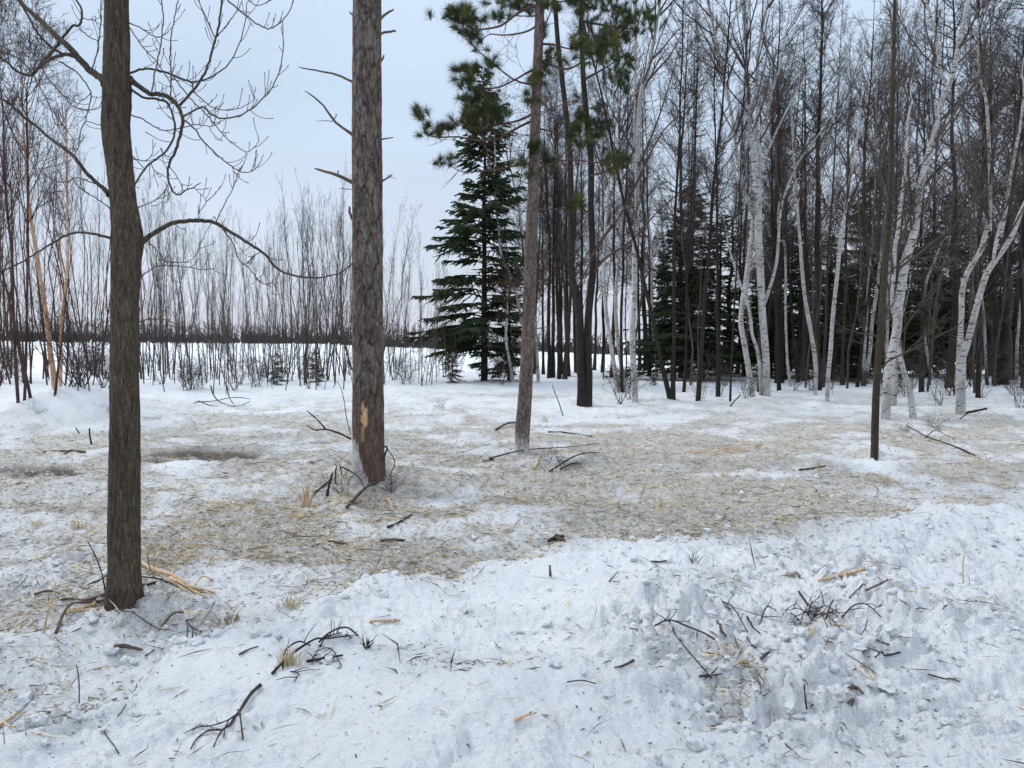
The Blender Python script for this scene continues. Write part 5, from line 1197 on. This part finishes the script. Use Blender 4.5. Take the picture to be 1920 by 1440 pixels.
stick('dark_stick', [lie([(263, 1108), (290, 1098), (318, 1096), (340, 1102)], 6, 3), lie([(263, 1086), (300, 1092), (335, 1106)], 3, 2)], 'dark sticks under the pale split branch by the furrowed trunk', mat='twig')
stick('dark_stick', [lie([(113, 1133), (135, 1130), (165, 1131), (198, 1120)], 5, 8)], 'thick dark stick touching the furrowed trunk foot on its left', mat='dead_branch')
stick('curved_branch', [arch([(106, 1190), (118, 1165), (135, 1150), (165, 1143), (196, 1130)], 6, 6)], 'curved brown and tan branch arching left of the furrowed trunk foot', 'branch', 'dead_branch')
stick('shredded_root', [lie([(118, 1150), (145, 1145), (180, 1138)], 3, 9), lie([(125, 1155), (150, 1150), (185, 1145)], 2, 6)], 'pale shredded wood strip beside the curved branch', 'wood strip', 'splinter')
stick('upright_twig', [up([(200, 1118), (192, 1080), (180, 1045), (164, 1014)], 3, 2)], 'thin dark twig standing aslant against the left of the furrowed trunk', 'twig', 'twig')
stick('short_stick', [lie([(66, 1118), (90, 1114), (112, 1114)], 6, 3)], 'short thick brown stick alone on snow at the left, level with the trunk foot')
stick('pale_stick', [up([(80, 1182), (90, 1150), (100, 1120), (104, 1090)], 5, 3)], 'pale peeled stick standing aslant across the short brown one', 'stick', 'splinter')
stick('dark_stick', [lie([(165, 1102), (185, 1092), (202, 1082)], 3, 3)], 'thin dark stick pointing at the furrowed trunk from the left', mat='twig')
stick('curved_twig', [arch([(222, 1148), (250, 1168), (275, 1182), (300, 1186)], 2, 3), arch([(298, 1184), (325, 1168), (345, 1155)], 4, 3), lie([(300, 1184), (312, 1188)], 2, 1)], 'bent thin twig on the snow below the furrowed trunk', 'twig', 'twig_grey')
stick('broken_stub', [lie([(350, 1170), (362, 1185), (378, 1190)], 5, 3), up([(350, 1190), (352, 1172)], 4, 2), up([(360, 1192), (362, 1180)], 4, 2), up([(370, 1194), (366, 1184)], 4, 2), lie([(348, 1170), (366, 1168)], 4, 3)], 'dark splintered stub with reddish stripes right of the bent twig', 'stub', 'dead_branch')
stick('wood_slab', [lie([(206, 1222), (238, 1222), (268, 1223)], 6, 5), lie([(215, 1217), (245, 1213)], 4, 3)], 'flat dark-topped wood slab on the snow below the furrowed trunk', 'wood piece', 'dead_branch')
stick('dark_stick', [lie([(272, 1235), (290, 1222)], 3, 2)], 'tiny dark stick right of the flat slab', mat='twig')
stick('wood_chip', [lie([(448, 1234), (465, 1222), (484, 1215)], 5, 2)], 'brown pointed chip alone on clean snow right of the slab', 'wood chip')
stick('bramble_pile', [arch([(511, 1268), (545, 1245), (590, 1218), (610, 1212), (650, 1198)], 5, 3), lie([(575, 1246), (610, 1240), (642, 1238)], 5, 4), arch([(598, 1212), (620, 1200), (650, 1194), (672, 1198)], 4, 3), lie([(545, 1262), (560, 1268), (552, 1284)], 3, 2), lie([(590, 1232), (585, 1250)], 2, 1.5), arch([(590, 1225), (620, 1235), (640, 1252)], 2, 2), arch([(530, 1258), (535, 1240), (560, 1222), (582, 1217)], 3, 3), lie([(600, 1218), (612, 1200), (640, 1190)], 3, 2), lie([(648, 1196), (660, 1204)], 3, 2)], 'tangle of grey dead stems and sticks on the bank edge, low left of centre', 'branch pile', 'twig', twigs=3)
stick('upright_twig', [up([(148, 1306), (148, 1275), (143, 1246)], 2.6, 2)], 'thin dark twig standing straight in the snow at lower left', 'twig', 'twig')
stick('thin_twig', [lie([(184, 1365), (203, 1390), (223, 1418)], 2, 2.6)], 'thin twig lying diagonal near the bottom left corner', 'twig', 'twig')
stick('thin_twig', [lie([(221, 1352), (230, 1338), (237, 1325)], 2.6, 2)], 'short twig lying between the diagonal one and the forked branch', 'twig', 'twig')
stick('wood_pieces', [lie([(0, 1368), (20, 1352), (48, 1338)], 7, 3), lie([(5, 1362), (18, 1368), (30, 1372)], 4, 3), up([(48, 1362), (46, 1338)], 3, 2), up([(8, 1380), (6, 1364)], 3, 2)], 'pale and dark splinters heaped at the left edge of the picture', 'wood pieces', 'splinter')
stick('forked_twig', [arch([(1228, 1180), (1255, 1180), (1290, 1192), (1320, 1203), (1340, 1206)], 3, 3.5), arch([(1261, 1183), (1268, 1210), (1295, 1245), (1335, 1279)], 3, 2.5), lie([(1258, 1178), (1252, 1165)], 1.6, 1.2)], 'long dark forked twig on lumpy snow right of centre', 'twig', 'twig', twigs=2)
stick('dark_stick', [lie([(1311, 1276), (1328, 1272), (1354, 1269)], 4, 2)], 'short dark stick crossing the end of the long forked twig', mat='twig')
stick('twig_bunch', [arch([(1490, 1163), (1515, 1165), (1545, 1168), (1580, 1188)], 2, 1.5), arch([(1468, 1157), (1495, 1163), (1520, 1163)], 2, 2), arch([(1520, 1170), (1545, 1155), (1575, 1155)], 2, 1.5), arch([(1515, 1160), (1522, 1148), (1530, 1140)], 2.5, 2), arch([(1525, 1165), (1540, 1176), (1552, 1186)], 2, 1.5), arch([(1500, 1175), (1510, 1165), (1530, 1165)], 2, 1.5), lie([(1497, 1162), (1500, 1178)], 2, 1), arch([(1530, 1165), (1560, 1165), (1578, 1172)], 2, 1)], 'spreading bunch of fine reddish twigs lying on lumpy snow at right', 'twig bunch', 'twig', twigs=4)
stick('fallen_twig', [arch([(1577, 1166), (1600, 1156), (1625, 1150), (1652, 1162)], 3, 2)], 'thin crooked twig just right of the fine twig bunch', 'twig', 'twig', twigs=4)
stick('fallen_twig', [arch([(1426, 1172), (1436, 1158), (1455, 1152)], 2.4, 1.6)], 'tiny crooked twig just left of the fine twig bunch', 'twig', 'twig', twigs=3)
stick('split_board', [lie([(1533, 1094), (1560, 1088), (1590, 1082), (1625, 1069)], 3, 9), lie([(1540, 1092), (1580, 1080), (1605, 1074)], 4, 4), lie([(1575, 1080), (1590, 1072)], 3, 2)], 'orange-tan split board lying flat on the snow bank at right', 'split board', 'splinter', 5)
stick('thin_twig', [arch([(1355, 1135), (1375, 1160), (1404, 1193)], 3, 2), lie([(1372, 1158), (1362, 1140)], 2, 1)], 'long thin twig above the forked one, slanting down right', 'twig', 'twig', twigs=2)
stick('dark_stick', [lie([(1400, 1165), (1410, 1182), (1425, 1194)], 3.5, 2.5)], 'dark stick just right of the long slanting thin twig', mat='twig')
stick('bark_stick', [lie([(1345, 1168), (1352, 1185), (1362, 1200)], 6, 4)], 'rough brown bark-covered stick left of the slanting twig', mat='dead_branch')
stick('dark_stick', [lie([(1398, 1196), (1405, 1208), (1416, 1223)], 4, 3)], 'short dark stick lying below the slanting twig end', mat='twig')
stick('bark_piece', [lie([(1427, 1239), (1435, 1234), (1444, 1230)], 7, 4)], 'small dark bark piece by the pale chip, middle of the lumpy snow', 'bark piece')
stick('wood_chip', [lie([(1389, 1254), (1402, 1248), (1416, 1241)], 8, 4)], 'pale pointed wood chip beside the small bark piece', 'wood chip', 'splinter', 5)
stick('dark_stick', [lie([(1624, 1115), (1645, 1106), (1664, 1100)], 4.5, 3), lie([(1664, 1100), (1675, 1094)], 2, 1)], 'dark stick below the orange-tan split board', mat='dead_branch')
stick('dark_stick', [lie([(1592, 1127), (1610, 1113), (1624, 1105)], 2.5, 2)], 'thin stick just left of the one below the split board', mat='twig')
stick('reddish_stick', [up([(1549, 1150), (1556, 1137), (1563, 1124)], 3.5, 3)], 'short red-brown stick jutting up behind the fine twig bunch', mat='dead_branch')
stick('dark_stick', [lie([(1497, 1114), (1505, 1128), (1514, 1138)], 4, 3)], 'stubby dark stick left behind the fine twig bunch', mat='twig')
stick('thin_twig', [lie([(1584, 1231), (1610, 1248), (1643, 1271)], 2.4, 2)], 'straight thin twig below the fine twig bunch', 'twig', 'dead_branch')
stick('dark_stick', [lie([(1640, 1205), (1655, 1215), (1668, 1224)], 3, 3)], 'upper right one of three dark sticks in a row at right', mat='twig')
stick('dark_stick', [lie([(1612, 1212), (1628, 1224), (1650, 1231)], 2.5, 2.5)], 'left one of three dark sticks in a row at right', mat='twig')
stick('dark_stick', [lie([(1640, 1240), (1665, 1234), (1688, 1235)], 3, 3.5)], 'lowest, level one of three dark sticks in a row at right', mat='twig')
stick('pale_splinters', [lie([(1612, 1250), (1628, 1262), (1640, 1278)], 4, 3), lie([(1606, 1258), (1622, 1272), (1636, 1282)], 3, 3), lie([(1618, 1248), (1630, 1256)], 3, 2)], 'yellowish shredded splinters beside the straight thin twig', 'splinters', 'straw', 5)
stick('bark_piece', [lie([(1594, 1302), (1606, 1298), (1618, 1306)], 8, 5), lie([(1590, 1325), (1600, 1318), (1598, 1330)], 6, 4)], 'brown bark scraps between snow clods, low right', 'bark piece')
stick('thin_twig', [lie([(1740, 1270), (1765, 1279), (1800, 1284)], 3.5, 2)], 'long thin twig at the far right of the lumpy snow', 'twig', 'twig')
stick('dark_stick', [up([(1513, 1316), (1509, 1300), (1508, 1284)], 3.5, 3)], 'short twig standing in clods low in the middle right', 'twig', 'twig')
stick('upright_straw', [up([(1807, 1090), (1805, 1060), (1810, 1033)], 3, 2)], 'single pale straw standing upright in the right bank', 'straw stem', 'straw')
stick('wood_chip', [lie([(1063, 1286), (1090, 1285), (1117, 1288)], 2.6, 2.2)], 'thin straight dark twig lying level in the centre foreground', 'twig', 'twig')
stick('wood_chip', [lie([(966, 1356), (985, 1350), (1006, 1345)], 7, 3)], 'pale flat chip alone on smooth snow at bottom centre', 'wood chip', 'splinter', 5)
stick('wood_chip', [lie([(693, 1169), (720, 1168), (750, 1170)], 6, 6)], 'pale bark-edged slab at the bank edge left of centre', 'wood piece', 'splinter', 5)
stick('wood_chip', [lie([(1152, 1259), (1170, 1253), (1188, 1247)], 4, 6)], 'brown and pale chip under a snow clod right of centre', 'wood chip', 'dead_branch', 5)
stick('small_stub', [up([(1032, 1072), (1031, 1060)], 5, 4)], 'small brown stub poking out at the bank crest in the centre', 'stub', 'dead_branch')
stick('dark_stick', [lie([(1221, 1058), (1238, 1056), (1254, 1053)], 3.5, 3)], 'dark twig piece on the clean bank right of centre', mat='twig')
stick('forked_twiglet', [lie([(1142, 1096), (1150, 1085), (1158, 1075)], 2.4, 1.6), lie([(1148, 1094), (1163, 1098)], 1.8, 1)], 'tiny forked twig on smooth snow right of centre', 'twig', 'twig')
# by the thick pine
stick('snowy_log', [arch([(650, 955), (672, 935), (690, 920), (712, 905)], 6, 5)], 'frosted short log leaning at the thick pine foot', 'log', 'twig_grey', 7)
stick('broken_stick', [up([(613, 925), (618, 905), (624, 886)], 6, 3)], 'short thick dark stick standing left of the thick pine', 'stick', 'twig')
stick('broken_stick', [up([(629, 902), (629, 885), (632, 872)], 3, 2)], 'thin dark stick standing nearest left of the thick pine', 'stick', 'twig')
stick('tilted_stick', [lie([(585, 935), (600, 918), (622, 902)], 5, 4)], 'greyish stick leaning in the chips left of the thick pine', 'stick', 'twig_grey')
stick('splintered_stump', [up([(572, 945), (570, 925), (567, 912)], 7, 2), up([(574, 945), (578, 925), (580, 905)], 7, 2), up([(577, 946), (586, 930), (590, 918)], 6, 2), up([(570, 945), (563, 932), (560, 925)], 5, 2), up([(575, 945), (574, 920), (575, 908)], 5, 1.5)], 'upright splintered sapling stump in the chips left of the thick pine', 'stump', 'splinter', 5)
stick('dead_branch', [(([(658, 823), (635, 812), (611, 805), (590, 806), (575, 797)]), 4, 2, D2 - .05), (([(611, 805), (598, 790), (585, 778), (575, 770)]), 3, 1.6, D2 - .05)], 'forked thin branch sticking out left of the thick pine near the ground', 'branch', 'twig', 6)
stick('curved_twig', [([(718, 836), (726, 840), (722, 852), (719, 862)], 4, 4, D2 - .1), ([(726, 842), (738, 858), (740, 872), (734, 885), (733, 905), (731, 918)], 2, 1.5, D2 - .15)], 'thin curved twig hanging right of the thick pine foot', 'twig', 'twig', 6)
stick('curved_twig', [([(640, 875), (660, 885), (675, 898), (683, 915)], 2.6, 1.8, D2 - .35), ([(637, 870), (640, 885), (645, 897)], 2, 1.5, D2 - .3)], 'thin twig bending over the frosted left foot of the thick pine', 'twig', 'twig', 6)
stick('whippy_twig', [([(658, 815), (650, 785), (645, 750), (638, 725), (630, 715), (625, 728)], 1.8, 1.0, D2 + .4)], 'whip-thin drooping shoot just left of the thick pine', 'twig', 'twig', 5)
stick('fallen_stick', [lie([(727, 993), (748, 982), (771, 970)], 4, 3.5)], 'straight dark stick below right of the thick pine', 'stick', 'twig')
stick('fallen_stick', [lie([(713, 1018), (735, 1014), (760, 1017)], 5, 4)], 'thick brown stick in the shreds below the thick pine', 'stick', 'dead_branch')
stick('fallen_stick', [lie([(613, 1017), (630, 1020), (651, 1024)], 4, 6)], 'dark wedge-shaped stick below left of the thick pine', 'stick', 'dead_branch')
stick('white_chip', [arch([(720, 938), (730, 948), (737, 960)], 4, 3)], 'pale bowed splinter below the thick pine foot', 'splinter', 'splinter', 5)
# by the red pine
stick('fallen_branch', [arch([(918, 864), (945, 858), (980, 851), (1020, 846), (1070, 843), (1125, 833)], 3.4, 1.2), lie([(925, 863), (905, 868)], 3, 2)], 'long thin branch lying across the red pine foot', 'branch', 'twig', 6, 3)
stick('dark_stick', [arch([(1030, 887), (1050, 878), (1075, 865), (1098, 855), (1122, 850)], 3.6, 2), lie([(1050, 882), (1072, 872), (1090, 873)], 3, 2)], 'thick dark sticks heaped right of the red pine foot', mat='twig', twigs=3)
stick('dark_stick', [lie([(1028, 812), (1065, 814), (1108, 820)], 3, 3)], 'level straight dark stick right behind the red pine', mat='twig')
stick('fallen_stick', [arch([(930, 808), (950, 800), (968, 793)], 4, 3)], 'stick leaning into the red pine from the left', 'stick', 'twig_grey')
stick('pale_slab', [lie([(1000, 882), (1008, 868), (1014, 855)], 6, 5)], 'pale upright slab in the stick pile by the red pine', 'wood piece', 'straw', 5)
stick('leaning_twig', [up([(1056, 778), (1048, 755), (1040, 735), (1036, 722)], 2, 1.2)], 'thin leaning shoot in the snow before the two-stemmed tree', 'twig', 'twig')
# wood edge
stick('bent_stick', [([(1365, 771), (1373, 757), (1389, 740)], 4, 2, 17.2), ([(1365, 771), (1374, 778), (1386, 787)], 4.5, 4, 17.0)], 'bent broken stick like a tick mark before the birch clump', 'stick', 'twig', 6)
stick('board', [([(1795, 776), (1822, 772), (1850, 766)], 4, 5, 15.6)], 'thin dark board propped on brush right of the black-footed birch', 'board', 'twig', 6)
stick('dark_stick', [([(1776, 804), (1795, 789), (1816, 774)], 3, 2, 14.6)], 'dark slanting stick crossing under the propped board', mat='twig')
stick('fallen_branch', [arch([(1700, 800), (1735, 822), (1765, 835), (1795, 845), (1828, 856)], 1.8, 3), arch([(1735, 822), (1755, 812), (1790, 826)], 2, 1.5)], 'long thin branch lying right of the lone brown sapling', 'branch', 'twig', 6, 4)
stick('fallen_stick', [lie([(1497, 884), (1520, 881), (1548, 876)], 4, 2.5)], 'dark stick left of the clean snow at the lone sapling', 'stick', 'twig')
stick('arching_bush', [([(364, 785), (364, 765), (366, 755), (400, 752), (440, 745), (470, 748)], 2.5, 1.2, 18.5), ([(395, 722), (400, 740), (415, 755), (445, 762), (470, 752)], 2.5, 1.2, 18.6), ([(425, 722), (430, 745), (440, 760)], 2.5, 1.2, 18.4), ([(372, 752), (400, 762), (440, 768)], 2, 1, 18.5)], 'bowed-down bare shrub over the snow between the foreground trunks', 'shrub', 'twig', 5, 4)
stick('dark_stick', [up([(172, 832), (168, 815), (168, 803)], 4, 3), up([(150, 812), (142, 802)], 3, 2)], 'short dark stick standing below the snow mound', mat='twig')
stick('pale_stick', [lie([(82, 850), (115, 848), (160, 850)], 4, 4), lie([(120, 852), (138, 845)], 3, 3)], 'long brown and straw-coloured stick lying below the snow mound', 'stick', 'dead_branch')
stick('earth_clod', [lie([(1030, 1018), (1044, 1012), (1056, 1016)], 10, 6), lie([(1040, 1010), (1058, 1010)], 8, 6)], 'dark earth and bark clod at the crest of the bank, centre', 'clod', 'darkbit', 7)
stick('concrete_chip', [lie([(1474, 1084), (1486, 1082), (1498, 1084)], 8, 8)], 'grey-green stone lump showing through the right bank', 'stone', 'greybit', 7)

for bx, by, sc, fl, k, lb in [(640, 925, .34, .5, 1, 'grey brush heaped at the left foot of the thick pine'), (735, 925, .30, .4, 0, 'dark brush twigs spread at the right foot of the thick pine'), (1060, 880, .36, .35, 0, 'flat heap of dark brush right of the red pine foot'), (1030, 868, .26, .5, 1, 'small grey brush tuft close to the red pine foot'),
    (700, 955, .26, .4, 1, 'flattened grey brush in the shreds below the thick pine'), (830, 765, .30, .4, 1, 'low broken brush on snow between the two pines'), (1760, 805, .34, .5, 0, 'dark brush lying before the black-footed birch'), (1700, 810, .30, .4, 1, 'grey brush lying right behind the lone brown tree'), (220, 780, .3, .5, 1, 'brush twigs poking from snow right of the mound'), (70, 775, .22, .4, 1, 'thin brush twigs lying on the snow mound')]:
    g = ground_px(bx, by); o = place('h%d' % (k + 2 * (bx % 2)), g, rk.uniform(0, 6.28), sc, (rk.uniform(-.5, .5), rk.uniform(-.3, .3)), sc * fl, lb); o['category'] = 'brush'
# --- tufts of dry grass and splintered stubble
def tuft(px, py, w, h, n, mat, label, cat='grass tuft', lean=0.):
    b = ground_px(px, py); D = b[1]; ww = w * D / F; hh = h * D / F; P = []
    for _ in range(n):
        a = b + np.array([rk.normal(0, ww * .22), rk.normal(0, ww * .22), -.01]); d = np.array([rk.normal(lean, .45), rk.normal(0, .4), 1.]); l = hh * rk.uniform(.5, 1.1)
        d = unit(d); e_ = a + d * l; e_[2] -= abs(rk.normal(0, .15)) * l; m = (a + e_) / 2 + [0, 0, l * .12]
        P.append((cr([a, m, e_], 4), np.array([.0022, .002, .0016, .0008]) * rk.uniform(.7, 1.6)))
    V, q = tubes(P, 3, b); link('dry_tuft', mesh_np('dry_tuft', V, q, None, M[mat], False), loc=b, label=label, cat=cat)
for a in [(545, 1138, 28, 34, 40, 'straw', 'pale bushy tuft on the snow low left of centre, right of the furrowed trunk'),
 (430, 1168, 40, 24, 34, 'greybit', 'row of short brown stubble stalks right of the furrowed trunk'),
 (145, 992, 26, 22, 40, 'straw', 'straw-coloured burst of splinters left of the furrowed trunk'),
 (70, 985, 20, 16, 24, 'straw', 'small straw tuft at left, beyond the furrowed trunk'),
 (540, 1248, 40, 44, 60, 'straw', 'matted dry grass clump at the head of the dead-stem tangle'),
 (1662, 905, 16, 20, 30, 'straw', 'pale tuft at the lower edge of clean snow by the lone sapling'),
 (1360, 895, 26, 16, 36, 'straw', 'orange-straw tuft in the chipped clearing, middle right'),
 (885, 868, 20, 16, 26, 'straw', 'pale tuft between the thick pine and the red pine'),
 (1022, 790, 18, 14, 26, 'straw', 'yellowish tuft on snow right behind the red pine'),
 (1835, 865, 22, 14, 24, 'straw', 'low straw tuft at the end of the long thin branch, far right'),
 (1512, 1190, 30, 24, 26, 'straw', 'pale grass wisps under the fine twig bunch'),
 (690, 1215, 20, 34, 14, 'darkbit', 'dark stalks standing at the right end of the dead-stem tangle'),
 (585, 870, 18, 12, 24, 'greybit', 'brown tuft left of the thick pine, level with its foot'),
 (1530, 925, 8, 14, 8, 'darkbit', 'dark stub of stalks in the middle right of the chips'),
 (1300, 1052, 26, 26, 12, 'darkbit', 'few dark stalks standing on the bank right of centre'),
 (310, 880, 14, 12, 12, 'straw', 'tiny orange stub tuft right of the furrowed trunk')]: tuft(*a)
for k in PROTO:
    if k not in PROTO_USED:
        for c in list(PROTO[k].children): bpy.data.objects.remove(c)
        bpy.data.objects.remove(PROTO[k])
print('objects', len(bpy.data.objects), 'tris', sum(len(m.loops) - 2 * len(m.polygons) for m in bpy.data.meshes))
